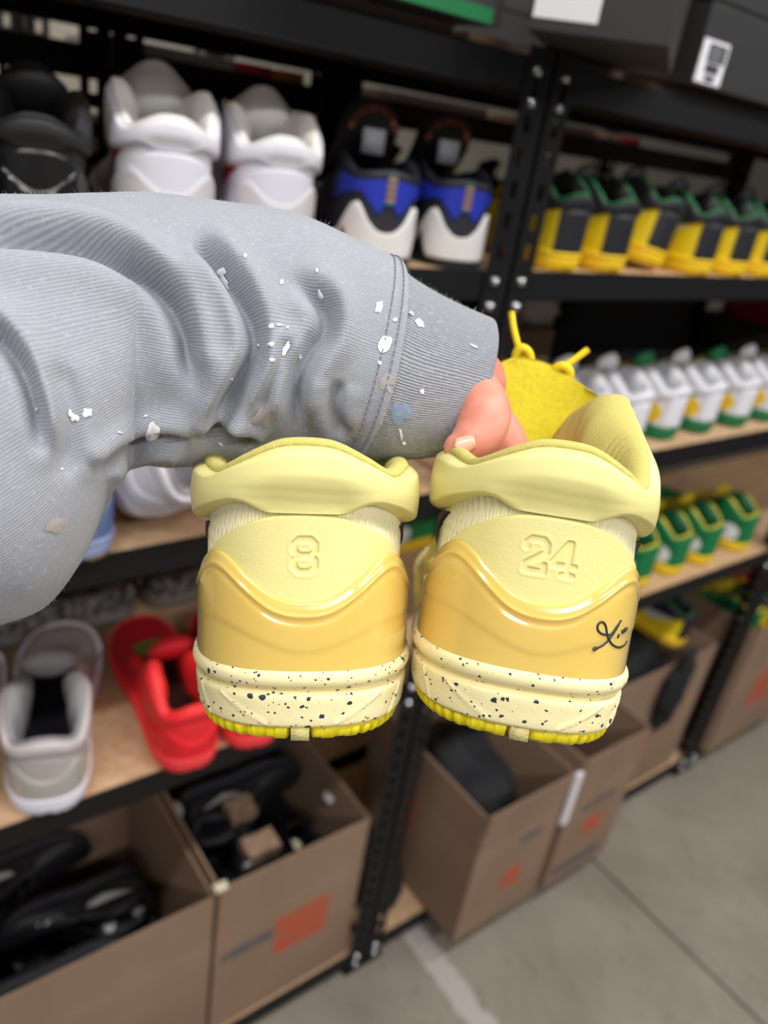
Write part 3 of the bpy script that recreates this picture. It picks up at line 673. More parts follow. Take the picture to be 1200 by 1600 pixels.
# dried paint marks: thin blobs that lie on the cloth
from mathutils.bvhtree import BVHTree
vv, ff = grid_vf(P, False, True); BV = BVHTree.FromPolygons([Vector(p) for p in vv], ff)
def hit(x, y):
    r = ray(x, y); L, n, i, d = BV.ray_cast(Vector(CAM), Vector(r).normalized()); return L, n
M_pw = mat('dried_white_paint', (240, 241, 246), .55); M_pb = mat('dried_blue_paint', (124, 146, 182), .8, var=(500, (150, 160, 182), .9)); M_pt = mat('dried_tan_paint', (176, 158, 148), .9, var=(500, (168, 168, 174), 1))
def blob(x, y, rx, ry, ang, m, name='paint_mark', seed=0, rough=.24, lift=.0006):
    rg = np.random.default_rng(seed+int(x*7+y)); n = 28; v = []; c, nn = hit(x, y)
    if c is None: return
    ph = rg.uniform(0, 6.28, 4); am = rg.uniform(.2, 1, 4)*rough
    v.append(c+nn*lift*1.6)
    for k in range(n):
        a = 2*math.pi*k/n; rr = 1+sum(am[q_]*math.sin((q_+2)*a+ph[q_]) for q_ in range(4))*.5
        qx, qy = rx*rr*math.cos(a), ry*rr*math.sin(a); X = x+qx*math.cos(ang)-qy*math.sin(ang); Y = y+qx*math.sin(ang)+qy*math.cos(ang)
        h_, n_ = hit(X, Y)
        v.append((h_+n_*lift*.6) if h_ is not None and (h_-c).length < .02 else c)
    f = [(0, 1+(k+1) % n, 1+k) for k in range(n)]
    mesh_obj(name, to_person(v), f, m, sleeve)
for x, y, rx, ry, a in [(347, 425, 7, 7, 0), (352, 440, 4, 11, -.5), (440, 441, 3, 4, 0), (495, 423, 2.5, 3, 0), (501, 460, 3, 9, -.4), (592, 480, 5, 10, .2), (601, 538, 10, 14, .3),
                         (617, 500, 4, 3, 0), (642, 490, 4, 2.5, .4), (655, 505, 8, 5, .7), (424, 510, 4, 4, 0), (436, 508, 5, 2, .2), (449, 512, 2.5, 2, 0), (424, 538, 4, 4, 0), (425, 562, 3.5, 3.5, 0), (405, 540, 2, 2, 0),
                         (447, 545, 12, 5, -1.2), (468, 558, 2.5, 4, 0), (593, 567, 3, 3.5, 0), (659, 612, 3.5, 4, 0), (626, 678, 2, 10, -.2), (631, 692, 3, 3, 0),
                         (136, 645, 7, 7, 0), (115, 652, 9, 6, .5), (108, 645, 3, 5, 0), (239, 676, 10, 16, .3), (228, 650, 2.5, 2, 0), (187, 676, 4, 1.5, .2), (58, 640, 2, 4, 0), (96, 733, 2, 2, 0), (383, 400, 2.5, 3, 0), (740, 541, 7, 1.6, .5), (361, 592, 2, 2, 0), (345, 694, 4, 2, .6)]:
    blob(x, y, rx, ry, a, M_pw)
for x, y, rx, ry, a, m in [(626, 645, 15, 17, .3, M_pb), (605, 598, 12, 14, .2, M_pt), (415, 650, 16, 20, .4, M_pt), (556, 675, 10, 12, 0, M_pt), (88, 820, 18, 11, -.5, M_pt)]:
    blob(x, y, rx, ry, a, m, rough=.3, lift=.0004)

# the hand: one skinned figure from forearm to fingertips
M_skin = mat('skin', (226, 164, 142), .5, var=(55, (216, 130, 112), .9), sss=.25, sss_r=(1, .35, .2), bump=(260, .12, .001))
def hand_mesh(chains):
    """tapered limbs grown into one continuous skin"""
    mb = MB()
    for ch in chains:
        P_ = np.array([at(*c[:3]) if len(c) == 4 else MR[:3, :3] @ np.array(c[:3])+MR[:3, 3] for c in ch]); r_ = np.array([c[3] for c in ch]); n_ = 8*(len(ch)-1)+1
        Q_ = spline(P_, n_); rr = np.interp(np.linspace(0, len(ch)-1, n_), np.arange(len(ch)), r_)
        d0 = Q_[0]-Q_[1]; d0 /= np.linalg.norm(d0); d1 = Q_[-1]-Q_[-2]; d1 /= np.linalg.norm(d1); cap = np.array([.99, .87, .6, .3])
        h_ = np.sqrt(1-cap**2)
        Q2 = np.concatenate([(Q_[0]+d0*rr[0]*h_[:, None])[::-1], Q_, Q_[-1]+d1*rr[-1]*h_[:, None]]); r2 = np.concatenate([(rr[0]*cap)[::-1], rr, rr[-1]*cap])
        v, f = tube_vf(to_person(Q2), r2, 20); mb.add(v, f)
    o = mb.obj('hand', M_skin, person, True)
    md = o.modifiers.new('remesh', 'REMESH'); md.mode = 'VOXEL'; md.voxel_size = .0011; md.use_smooth_shade = True
    sm = o.modifiers.new('smooth', 'SMOOTH'); sm.factor = .6; sm.iterations = 10
    bpy.context.view_layer.update(); me = bpy.data.meshes.new_from_object(o.evaluated_get(bpy.context.evaluated_depsgraph_get())); me.name = 'hand'
    o.modifiers.clear(); o.data = me; me.shade_smooth(); return o
CH = [[(560, 575, .352, .024), (640, 585, .358, .0215), (722, 600, .363, .0205)],
      [(700, 590, .363, .018), (736, 566, .367, .0108), (750, 625, .368, .012), (764, 695, .368, .0122), (-.012, .083, .098, .0115, 'in shoe')],
      [(712, 604, .364, .018), (725, 646, .365, .0175), (-.022, .079, .112, .0145, 'in shoe'), (-.013, .080, .098, .0125, 'in shoe')],
      [(728, 606, .356, .015), (742, 618, .348, .0125), (756, 648, .339, .0120), (746, 680, .333, .0108), (727, 694, .3295, .0086), (716, 699, .3285, .0064)]]
for fx, fy, L in ((-.0195, .072, 1.0), (-.007, .083, 1.1), (.006, .086, 1.05), (.018, .082, .85)):   # fingers curl down inside the shoe
    CH.append([(-.016+fx*.25, .080, .104, .0105, 'in shoe'), (fx*.9, fy, .094, .0095, 'in shoe'), (fx, fy, .094-.018*L, .0090, 'in shoe'), (fx, fy-.006, .094-.034*L, .0082, 'in shoe'), (fx, fy-.015, .094-.044*L, .0070, 'in shoe')])
hand = hand_mesh(CH)
# thumb nail: a thin curved plate on the last joint
c0, c1 = at(742, 690, .3205), at(710, 698, .3205); ax = (c1-c0); Ln = np.linalg.norm(ax); ax /= Ln; sd_ = np.cross(ax, CM[2]); sd_ /= np.linalg.norm(sd_); nn = np.cross(sd_, ax); nn *= -np.sign(nn @ CM[2])
G = np.zeros((12, 9, 3))
for i in range(12):
    u_ = i/11; wd = .0034*min(1, math.sqrt(max(0.02, 1-(max(0, u_-.75)/.25)**2)), .75+u_)
    for j in range(9):
        a = (j/8-.5)*2; G[i, j] = c0+ax*Ln*u_+sd_*wd*a-nn*.0016*a*a+nn*.0003
o = grid_obj('thumb_nail', to_person(G), mat('nail', (232, 178, 156), .35, coat=.2), hand); md = o.modifiers.new('solid', 'SOLIDIFY'); md.thickness = .0006
# loose fibres standing off the fleece
mb_v, mb_f = [], []; rf = np.random.default_rng(5)
for k in range(9000):
    i, j = rf.integers(2, NU-2), rf.integers(0, NV); p_ = P[i, j]; n_ = N[i, j]
    d = n_*rf.uniform(.4, 1)+rf.normal(size=3)*.6; d /= np.linalg.norm(d); Lh = rf.uniform(.0008, .0024); s_ = np.cross(d, CM[2]); s_ /= np.linalg.norm(s_)+1e-9; w_ = .00004
    b0 = len(mb_v); mb_v += [p_-s_*w_, p_+s_*w_, p_+d*Lh+rf.normal(size=3)*.0003]; mb_f.append((b0, b0+1, b0+2))
tag(mesh_obj('fleece_fibres', to_person(mb_v), mb_f, mat('pale_fibre', (206, 208, 214), .9), sleeve), kind='stuff')

# ------------------------------------------------------------------ sneakers on the shelves
def extra_parts(R, q):
    def lay(s, vb, vt, off, nv=10):
        v = np.linspace(0, 1, nv); S, V = np.meshgrid(s, v, indexing='ij'); Z = vb(S)*(1-V)+vt(S)*V; O = np.full(Z.shape, off)
        S = np.concatenate([S[:, :1], S, S[:, -1:]], 1); Z = np.concatenate([Z[:, :1], Z, Z[:, -1:]], 1); O = np.concatenate([O[:, :1]-.003, O, O[:, -1:]-.003], 1)
        return grid_vf(springed(surf(S, Z, O+lean(S, Z))))
    R['heel_strip'] = lay(np.linspace(-.030, .030, 30), lambda S: .0265+0*S, lambda S: .088+0*S, .0036)
    for sg in (-1, 1):
        mb = MB(); a = np.linspace(0, 2*np.pi, 20, endpoint=False); c = surf(np.array([sg*.060]), np.array([.052]), np.array([.0050]))[0]
        ring = surf(sg*(.060+.024*np.cos(a)), .052+.021*np.sin(a), np.full(20, .0030)); mb.add([c]+list(ring), [(0, 1+k, 1+(k+1) % 20) for k in range(20)])
        R['side_badge#%d' % sg] = (mb.v, mb.f)
    return R
BGM = mk_meshes(extra_parts(shoe_meshes(2.6, (.131, .131), (0, 0), None, (0, 0, .0), tsh=-.022), 3), 'shelf_shoe')
BGL = mk_meshes(extra_parts(shoe_meshes(5.0, (.118, .118), (0, 0), None, (0, 0, .3)), 5), 'small_shoe')
def pal(**k): return k
_mc = {}
def C(rgb, rough=.55, coat=0, **kw):
    key = (rgb, rough, coat, tuple(sorted(kw.items())))
    if key not in _mc: _mc[key] = mat('shoe_%d_%d_%d' % rgb, rgb, rough, coat=coat, **kw)
    return _mc[key]
def uni(c, **over):
    d = {k: C(c) for k in ('ribbed_panel', 'heel_patch', 'heel_counter', 'collar', 'lining', 'insole', 'midsole', 'outsole', 'vamp', 'tongue', 'lace')}
    d.update(over); return d
WHT = (226, 226, 236); NAVY = (26, 28, 36); YEL = (232, 204, 22); GRN = (0, 118, 66); DK = (26, 26, 30)
P_white = uni(WHT, tongue=C((244, 242, 238)), heel_counter=C((208, 205, 212), .35), lining=C((236, 234, 230)), side_stripe=C((176, 24, 48)), midsole=C((226, 226, 240)), heel_patch=C((222, 222, 236), .3), collar=C(WHT, .3))
P_blk = uni(DK, heel_counter=C((18, 18, 20), .12, 1.0), heel_patch=C((22, 22, 25), .3, .4), side_stripe=C((40, 40, 46)), midsole=C((30, 30, 34)))
P_yb = uni(NAVY, ribbed_panel=C(YEL), midsole=C((240, 200, 22)), outsole=C((236, 196, 24)), heel_strip=C(NAVY), collar=C(NAVY), lining=C((16, 18, 20)), collar_binding=C((18, 112, 60)), lace=C(YEL), tongue=C((24, 26, 30)), side_stripe=C((200, 204, 208)), vamp=C(YEL), heel_counter=None, heel_patch=None, insole=C((30, 90, 50)))
P_wg = uni(WHT, midsole=C((10, 112, 62)), outsole=C((10, 112, 62)), heel_strip=C(WHT), side_badge=C((236, 196, 20)), heel_counter=None, heel_patch=None, lining=C((206, 208, 214)), tongue=C((228, 228, 232)), lace=C((228, 228, 236)), side_stripe=C(GRN))
P_wg2 = dict(P_wg); P_wg2.update(lace=C(YEL), tongue=C(GRN))
P_gy = uni(GRN, collar_binding=C((210, 186, 24)), ribbed_panel=C(GRN), midsole=C((238, 202, 22)), outsole=C((226, 190, 24)), heel_strip=C(GRN), side_badge=C((228, 230, 236)), heel_counter=None, heel_patch=None, lace=C(YEL), lining=C((14, 92, 52)), tongue=C((206, 180, 22)), vamp=C((16, 112, 62)))
P_grey = uni((178, 172, 168), midsole=C((226, 224, 238)), outsole=C((230, 228, 240)), lining=C((140, 138, 142)), collar=C((196, 188, 188)), heel_counter=C((172, 171, 164), .25, .6), vamp=C((168, 160, 156)), tongue=C((150, 148, 150)), insole=C((30, 30, 36)), side_stripe=C((190, 184, 184)))
P_red = uni((236, 36, 44), lining=C((236, 52, 52)), insole=C((70, 40, 34)), lace=C((70, 140, 50)), side_stripe=C((66, 130, 48)), vamp=C((196, 24, 44)), midsole=C((238, 58, 62)), heel_counter=C((226, 26, 36)), tongue=C((190, 26, 40)))
P_pink = uni(WHT, lining=C((150, 146, 150)), insole=C((214, 212, 220)), outsole=C((176, 20, 120)), midsole=C((222, 220, 232)), tongue=C((206, 34, 156)), side_stripe=C((206, 34, 156)), vamp=C((214, 60, 168)), lace=C(WHT))
P_bwg = uni(WHT, heel_counter=C((96, 118, 170)), outsole=C((190, 150, 70)), lining=C((196, 168, 130)), midsole=C((150, 164, 204)), side_stripe=C((190, 150, 70)), heel_patch=C((230, 230, 240)))
def mottled():
    m = mat('mottled_grey_black', (128, 124, 120), .7, var=(55, (18, 18, 20), 1.0)); return m
P_mot = uni((120, 116, 112)); _mm = mottled()
for k in ('ribbed_panel', 'heel_patch', 'heel_counter', 'collar', 'vamp', 'tongue'): P_mot[k] = _mm
P_navy = uni((24, 28, 62), midsole=C((40, 44, 80)))
P_rear = uni((24, 24, 27), lace=C((196, 172, 20)), midsole=C((60, 54, 12)), side_stripe=C((206, 180, 20)))
def shoe_y(px, py, Y, z, p, label, group, rz=0, meshes=None, sc=1.0, name='sneaker'):
    q = on_y(px, py, Y); return place_shoe(meshes or BGM, p, label, (q[0], Y, z+.0012*sc), rz, group=group, scale=sc, name=name)
def shoe_z(hx, hy, tx, ty, z, p, label, group, meshes=None, sc=1.0, name='sneaker'):
    """heel pixel and toe pixel on the shelf plane"""
    a, t = on_z(hx, hy, z), on_z(tx, ty, z); rz = -math.atan2(t[0]-a[0], t[1]-a[1])
    return place_shoe(meshes or BGM, p, label, (a[0], a[1], z+.0012*sc), rz, group=group, scale=sc, name=name)
def place_box(meshes, p, label, cx, cy, zmin, rz=0, rx=0, ry=0, scale=1.0, group=None):
    """put a shoe so that its bounding box is centred on cx, cy and stands on zmin"""
    from mathutils import Euler
    A = np.array(Euler((rx, ry, rz)).to_matrix())*scale; V = np.concatenate([np.array([tuple(v.co) for v in me.vertices]) for k, me in meshes.items() if p.get(k.split('#')[0]) is not None]) @ A.T
    lo, hi = V.min(0), V.max(0); loc = (cx-(lo[0]+hi[0])/2, cy-(lo[1]+hi[1])/2, zmin-lo[2])
    return place_shoe(meshes, p, label, loc, rz, group=group, rx=rx, ry=ry, scale=scale)
Z4, Z3, Z2, Z1 = LV[3], LV[2], LV[1], LV[0]
# upper shelf, beside the post
place_shoe(BGM, P_blk, 'glossy black sneaker standing on the shelf beside the white pair', (.207, .025, Z4+.0012), -.24, group='black sneakers on the shelf', scale=1.04)
place_shoe(BGM, P_blk, 'glossy black sneaker farther along the shelf from the white pair', (.092, .025, Z4+.0012), -.24, group='black sneakers on the shelf', scale=1.0)
shoe_y(267, 330, .02, Z4, P_white, 'white sneaker with red side stripe next to the black sneaker', 'white and red sneakers', -.24, sc=1.16)
shoe_y(436, 360, .02, Z4, P_white, 'white sneaker with red side stripe next to the blue sneakers', 'white and red sneakers', -.26, sc=1.12)

def blue_meshes():
    R = {}
    def lay(s, vb, vt, off, nv=14, wrap=.003):
        v = np.linspace(0, 1, nv); S, V = np.meshgrid(s, v, indexing='ij'); Z = vb(S)*(1-V)+vt(S)*V; O = off(S, V, Z) if callable(off) else np.full(Z.shape, off)
        S = np.concatenate([S[:, :1], S, S[:, -1:]], 1); Z = np.concatenate([Z[:, :1], Z, Z[:, -1:]], 1); O = np.concatenate([O[:, :1]-wrap, O, O[:, -1:]-wrap], 1)
        return springed(surf(S, Z, O+lean(S, Z)))
    sA = srange(.20, 2.6); sM = np.linspace(-SL, SL, 160)[:-1]
    R['outsole'] = grid_vf(lay(sM, lambda S: 0*S-.001, lambda S: .012+0*S, .0035, 6), cu=True)
    R['upper'] = grid_vf(lay(sA, lambda S: .010+0*S, lambda S: np.interp(np.abs(S), [0, .04, .09, .165, .2], [.092, .086, .104, .085, .070]), lambda S, V, Z: .001+.0*Z))
    W = curve([0, .010, .020, .027, .033, .040, .050, .062, .09], [.034, .036, .045, .056, .064, .060, .045, .030, .020], .004)
    B = curve([0, .036, .040, .046, .055, .065, .09], [.009, .009, .016, .034, .034, .022, .014], .003)
    R['midsole_wing'] = grid_vf(lay(np.linspace(-.088, .088, 150), B, lambda S: np.maximum(W(S), B(S)+.003), .0052, 12, .006))
    BT = curve([0, .02, .04, .07, .10, .13], [.094, .093, .086, .088, .084, .07], .006)
    BB = curve([0, .007, .009, .014, .020, .03, .045, .08, .13], [.062, .062, .052, .054, .062, .074, .072, .062, .056], .003)
    R['blue_heel_panel'] = grid_vf(lay(np.linspace(-.128, .128, 140), BB, BT, .0030, 10))
    T = spline(np.array([(.0030, -.004), (.0036, .000), (.0022, .004), (-.002, .0052), (-.006, .002), (-.008, -.01), (-.008, -.05)]), 14)
    S, K = np.meshgrid(np.linspace(-.165, .165, 110), np.arange(14), indexing='ij'); cb = lambda S: np.interp(np.abs(S), [0, .04, .09, .165], [.094, .088, .104, .084])
    R['collar_lining'] = grid_vf(springed(surf(S, cb(S)+T[K, 1], T[K, 0]+lean(S, cb(S)))))
    S_ = shoe_meshes(5.0); R['vamp'] = S_['vamp']; R['insole'] = S_['insole']
    # tall rounded tongue with its lining facing back
    P = []
    for th_ in (0, 1):
        pass
    path = spline([(0, .165, .085), (0, .130, .105), (0, .105, .130), (0, .098, .150), (0, .100, .166)], 22); m_ = 16; P = np.zeros((22, 2*m_, 3))
    for i in range(22):
        u = i/21; a = np.linspace(-1, 1, m_); hw = .036*math.sqrt(max(.02, 1-max(0, (u-.45)/.57)**2.4)); arc = .012*a*a; e_ = .005*np.sqrt(np.clip(1-a**6, .05, 1))
        P[i] = np.concatenate([np.stack([a*hw, path[i, 1]+arc-e_, np.full(m_, path[i, 2])], -1), np.stack([a*hw, path[i, 1]+arc+e_, np.full(m_, path[i, 2])], -1)[::-1]])
    v, f = grid_vf(P, False, True); f.append(tuple(21*2*m_+k for k in range(2*m_))); R['tongue'] = (v, f)
    mb = MB(); mb.box((-.014, .0905, .108), (.012, .0920, .134), np.array([[1, 0, 0], [0, .94, -.0], [0, 0, 1]])); R['size_label'] = (mb.v, mb.f)
    # arc of raised coral characters along the tongue edge
    mb = MB()
    for k in range(15):
        a = math.radians(162-144*k/14); cx, cz = .0275*math.cos(a), .124+.031*math.sin(a); cs_, sn_ = math.cos(a-math.pi/2), math.sin(a-math.pi/2)
        Rm = np.array([[cs_, 0, -sn_], [0, 1, 0], [sn_, 0, cs_]]); ctr = np.array([cx, .0905+.012*(cx/.036)**2, cz])
        for (x0, x1, z0, z1) in [((-.0016, -.0009, -.003, .003), (.0009, .0016, -.003, .003), (-.0016, .0016, -.0004, .0004)), ((-.0016, -.0009, -.003, .003), (-.0016, .0016, .0023, .003), (-.0016, .0016, -.003, -.0023)), ((-.0004, .0004, -.003, .003), (-.0016, .0016, .0023, .003))][k % 3]:
            mb.box((x0, -.001, z0), (x1, .002, z1), Rm, ctr)
    R['tongue_lettering'] = (mb.v, mb.f)
    mb = MB(); mb2 = MB()
    for k in range(9):
        z = .064+k*.0034
        c = surf(np.array([0.]), np.array([z]), np.array([.0034]))[0]; (mb if k % 2 else mb2).box((-.0052, c[1]-.0006, z), (.0052, c[1]+.003, z+.0024))
    R['heel_rung'] = (mb.v, mb.f); R['heel_stripe'] = (mb2.v, mb2.f)
    return R
BLM = mk_meshes(blue_meshes(), 'blue_shoe')
P_blue = dict(outsole=C((24, 24, 28)), upper=C((34, 36, 44)), midsole_wing=C((226, 224, 222)), blue_heel_panel=C((36, 54, 176), .4), collar_lining=C((28, 30, 40)), vamp=C((30, 32, 46)), insole=C(DK), tongue=C((26, 26, 30)),
              size_label=C((176, 178, 186)), tongue_lettering=C((214, 120, 92)), heel_rung=C((216, 130, 92)), heel_stripe=C((40, 132, 112)))
shoe_y(596, 402, .012, Z4, P_blue, 'blue and black sneaker with white sole next to the white sneaker', 'blue and black sneakers', -.34, BLM, 1.08)
shoe_y(712, 410, .012, Z4, P_blue, 'blue and black sneaker with white sole beside the rack post', 'blue and black sneakers', -.36, BLM, 1.08)
# yellow and black row
names = ['touching the rack post', 'second from the rack post', None, 'behind the turned one', 'two places beyond the turned one', 'far along the row']
for k, (X_, rz, ry_) in enumerate([(.922, -.08, 0), (1.030, -.08, 0), (1.158, -.03, .17), (1.272, -.08, 0), (1.384, -.08, 0), (1.495, -.08, 0), (1.607, -.08, 0), (1.720, -.08, 0)]):
    lab = ['yellow and black sneaker with green collar, first in its row by the rack post', 'yellow and black sneaker, second in its row from the rack post', 'yellow and black sneaker leaning askew in its straight row',
           'yellow and black sneaker just past the askew one in its row', 'yellow and black sneaker second past the askew one'][k] if k < 5 else 'yellow and black sneaker toward the far end of its row'
    place_shoe(BGM, P_yb, lab, (X_, .010 if k != 2 else .03, Z4+(.0012 if k != 2 else .0095)), rz, ry=ry_, group='yellow and black sneakers in a row', scale=.95)
# white and green row
for k, (x, y, tx, ty) in enumerate([(1000, 702, 880, 640), (1052, 692, 930, 632), (1108, 681, 985, 624), (1158, 670, 1035, 616), (1204, 661, 1085, 610), (1248, 652, 1130, 604)]):
    q = on_z(x, y, Z3) if k else (1.262, 0)
    place_shoe(BGM, P_wg if k % 2 == 0 else P_wg2, 'white sneaker with green sole and %s laces in the middle-shelf row' % ('white' if k % 2 == 0 else 'yellow'), (q[0], .035, Z3+.0012), -.02+.03*(k % 3), group='white and green sneakers in a row')
for k, X in enumerate((.908, 1.026, 1.144)):
    place_shoe(BGM, P_wg, 'white sneaker with green sole and white laces in the middle-shelf row', (X, .04, Z3+.0012), -.03, group='white and green sneakers in a row')
# green and yellow row
for k, (x, y) in enumerate([(1012, 925), (1076, 912), (1138, 903), (1200, 884)]):
    q = on_z(x, y, Z2); place_shoe(BGM, P_gy, 'green sneaker with yellow laces and white side patch standing at the shelf front', (q[0], .03, Z2+.0012), (-.03, .0, -.03, .02)[k], group='green and yellow sneakers')
for k, (X, Y) in enumerate([(1.125, .398), (1.445, .398), (1.765, .398)]):
    place_box(BGM, P_gy, 'green sneaker with yellow laces standing crosswise behind the front ones', X, Y, Z2, -math.pi/2, scale=.96, group='green and yellow sneakers')
# middle shelf behind the arm
q = on_z(232, 862, Z3); place_shoe(BGM, P_pink, 'white sneaker with magenta sole tipped open behind the held shoes', (q[0]-.02, q[1]+.075, Z3+.046), -1.25, ry=.95, scale=1.1)
q = on_z(140, 888, Z3); place_shoe(BGM, P_bwg, 'white and blue sneaker with gold trim under the grey sleeve', (q[0]-.002, q[1]+.010, Z3+.0012), .03)
# lower shelf
shoe_z(75, 1275, 93, 985, Z2, P_grey, 'grey sneaker with white sole on the lower shelf beside the red one', 'grey sneakers', sc=1.14)
place_shoe(BGM, P_grey, 'grey sneaker with white sole at the outer side of the grey pair', (.036, .004, Z2+.0012), -.32, group='grey sneakers', scale=1.14)
shoe_z(302, 1206, 195, 985, Z2, P_red, 'red sneaker with green laces standing open beside the grey one', 'red sneakers', sc=1.05)
shoe_z(398, 1171, 330, 985, Z2, P_red, 'red sneaker with green laces half hidden behind the held yellow shoe', 'red sneakers', sc=1.03)
for (x, p, lab, rz) in [(.60, P_mot, 'mottled grey and black sneaker at the back behind the red pair', -math.pi/2), (.285, P_mot, 'mottled grey and black sneaker at the back behind the grey pair', math.pi/2), (-.03, P_navy, 'navy sneaker at the back of the lower shelf under the sleeve', -math.pi/2)]:
    place_box(BGL, p, lab, x, .398, Z2, rz, scale=.96)
# sneakers of the rack behind
for k, X in enumerate(np.linspace(.92, 2.0, 9)):
    place_shoe(BGL, P_rear, 'black sneaker with yellow laces on the rack behind the yellow and black row', (float(X), .50+.02*(k % 2), LVB[3]+.0012), .1*(k % 3-1), group='black sneakers on the rack behind')
for k, (X, Y, rz) in enumerate([(.10, .67, 0), (.225, .67, 0), (.35, .67, 0), (.615, .585, -math.pi/2)]):
    place_box(BGL, P_blk, 'black sneaker in the gloom of the rack behind the white pair', X, Y, LVB[3], rz, group='dark sneakers on the rack behind')

# ------------------------------------------------------------------ cartons
def decal(name, m, parent, c0, ux, uz, n, w_, h_, z_off=.0007):
    """thin printed patch: lower-left corner c0, axes ux, uz"""
    c0, ux, uz, n = (np.array(a, float) for a in (c0, ux, uz, n)); p = c0+n*z_off
    v = [p, p+ux*w_, p+ux*w_+uz*h_, p+uz*h_]; v += [a-n*.0008 for a in v]
    o = np.array(parent.matrix_world.translation) if False else None
    return mesh_obj(name, v, [(0, 1, 2, 3), (7, 6, 5, 4), (0, 4, 5, 1), (1, 5, 6, 2), (2, 6, 7, 3), (3, 7, 4, 0)], m, parent, False)
def carton(label, x0, x1, y0, y1, z0, z1, flap=.11, prints=(), group='open cardboard cartons under the racks', tilt=(0, 0, 0, 0), rz=0):
    e = empty('cardboard_carton', (x0, y0, z0), rz); tag(e, label, 'box', group)
    W, D, Hh = x1-x0, y1-y0, z1-z0; t = .004; hb = Hh-flap; parts = {}
    def panel(name, lo, hi):
        b_ = MB(); b_.box(lo, hi); return b_.obj(name, M_card, e, bevel=.0008)
    panel('bottom_panel', (0, 0, 0), (W, D, t))
    parts['front'] = panel('front_panel', (0, 0, 0), (W, t, hb)); panel('back_panel', (0, D-t, 0), (W, D, hb))
    parts['left'] = panel('side_panel', (0, t, 0), (t, D-t, hb)); panel('side_panel', (W-t, t, 0), (W, D-t, hb))
    # upright flaps above the fold, with slits at the corners
    def flap_(name, base, ux, out, length, ang):
        b_ = MB(); ux = np.array(ux, float); out = np.array(out, float); up = np.array([0, 0, 1.0])*math.cos(ang)+out*math.sin(ang); nn = np.cross(ux, up); nn /= np.linalg.norm(nn)
        p = np.array(base, float); v = [p, p+ux*length, p+ux*length+up*flap, p+up*flap]; v += [a-np.sign(nn @ out)*nn*t for a in v]
        b_.add(v, [(0, 1, 2, 3), (7, 6, 5, 4), (0, 4, 5, 1), (1, 5, 6, 2), (2, 6, 7, 3), (3, 7, 4, 0)]); o = b_.obj(name, M_card, e)
        return o
    g = .002
    parts['front_flap'] = flap_('front_flap', (g, 0, hb+.0012), (1, 0, 0), (0, -1, 0), W-2*g, tilt[0]); flap_('back_flap', (g, D, hb+.0012), (1, 0, 0), (0, 1, 0), W-2*g, tilt[1])
    parts['left_flap'] = flap_('side_flap', (0, g, hb+.0012), (0, 1, 0), (-1, 0, 0), D-2*g, tilt[2]); flap_('side_flap', (W, g, hb+.0012), (0, 1, 0), (1, 0, 0), D-2*g, tilt[3])
    for (face, a, b_, w_, h_, m, nm) in prints:
        if face == 'front': decal(nm, m, parts['front'], (a-x0, 0, b_-z0), (1, 0, 0), (0, 0, 1), (0, -1, 0), w_, h_)
        elif face == 'left': decal(nm, m, parts['left'], (0, a-y0, b_-z0), (0, -1, 0), (0, 0, 1), (-1, 0, 0), w_, h_)
    return e
def rect_on_y(px0, py0, px1, py1, Y):
    a, c = on_y(px0, py0, Y), on_y(px1, py1, Y); return a[0], c[2], c[0]-a[0], a[2]-c[2]
Yf = .012; zb = Z1
carton('open brown carton half full of black shoes, under the grey sneakers', .045, .432, Yf, Yf+.40, zb, .452, .12, [('front', .175, .115, .075, .09, M_orange, 'orange_print')])
carton('open brown carton with orange square print, under the red sneakers', .440, .752, Yf, Yf+.40, zb, .464, .12,
       [('front', .565, .20, .115, .105, M_orange, 'orange_print'), ('front', .452, .262, .105, .022, M_ink, 'slate_print')])
carton('open brown carton jutting out over the floor past the rack post', .965, 1.222, -.092, .29, zb+.003, .456, .115,
       [('front', 1.075, .165, .058, .062, M_orange, 'orange_print'), ('left', .20, .20, .10, .12, M_orange, 'orange_print'), ('left', .16, .40-.09, .05, .02, M_ink, 'slate_print'), ('front', 1.10, .305, .07, .018, M_ink, 'slate_print')], tilt=(.05, .1, .04, .02))
carton('open brown carton jutting out behind the first jutting one', 1.246, 1.475, -.098, .28, zb+.003, .480, .115,
       [('front', 1.335, .20, .06, .06, M_orange, 'orange_print'), ('front', 1.30, .30, .12, .018, M_ink, 'slate_print'), ('front', 1.262, .10, .17, .03, M_ink, 'slate_print')], tilt=(.02, .12, 0, .04))
carton('open brown carton with a black bag hanging over its front', 1.50, 1.925, .014, .40, zb, .500, .12,
       [('front', 1.60, .17, .13, .12, M_orange, 'orange_print'), ('front', 1.52, .30, .10, .02, M_ink, 'slate_print')], tilt=(.0, .2, .02, 0))
carton('open brown carton in the rack at the aisle\'s far end', 2.07, 2.50, -.02, .38, zb, .52, .12, [('front', 2.2, .2, .12, .12, M_orange, 'orange_print')])
b = MB(); b.box((1.224, -.103, .30), (1.2445, -.094, .452)); tag(b.obj('tape_strip', M_white, bevel=.001), 'strip of white packing tape between the two jutting cartons', 'tape')

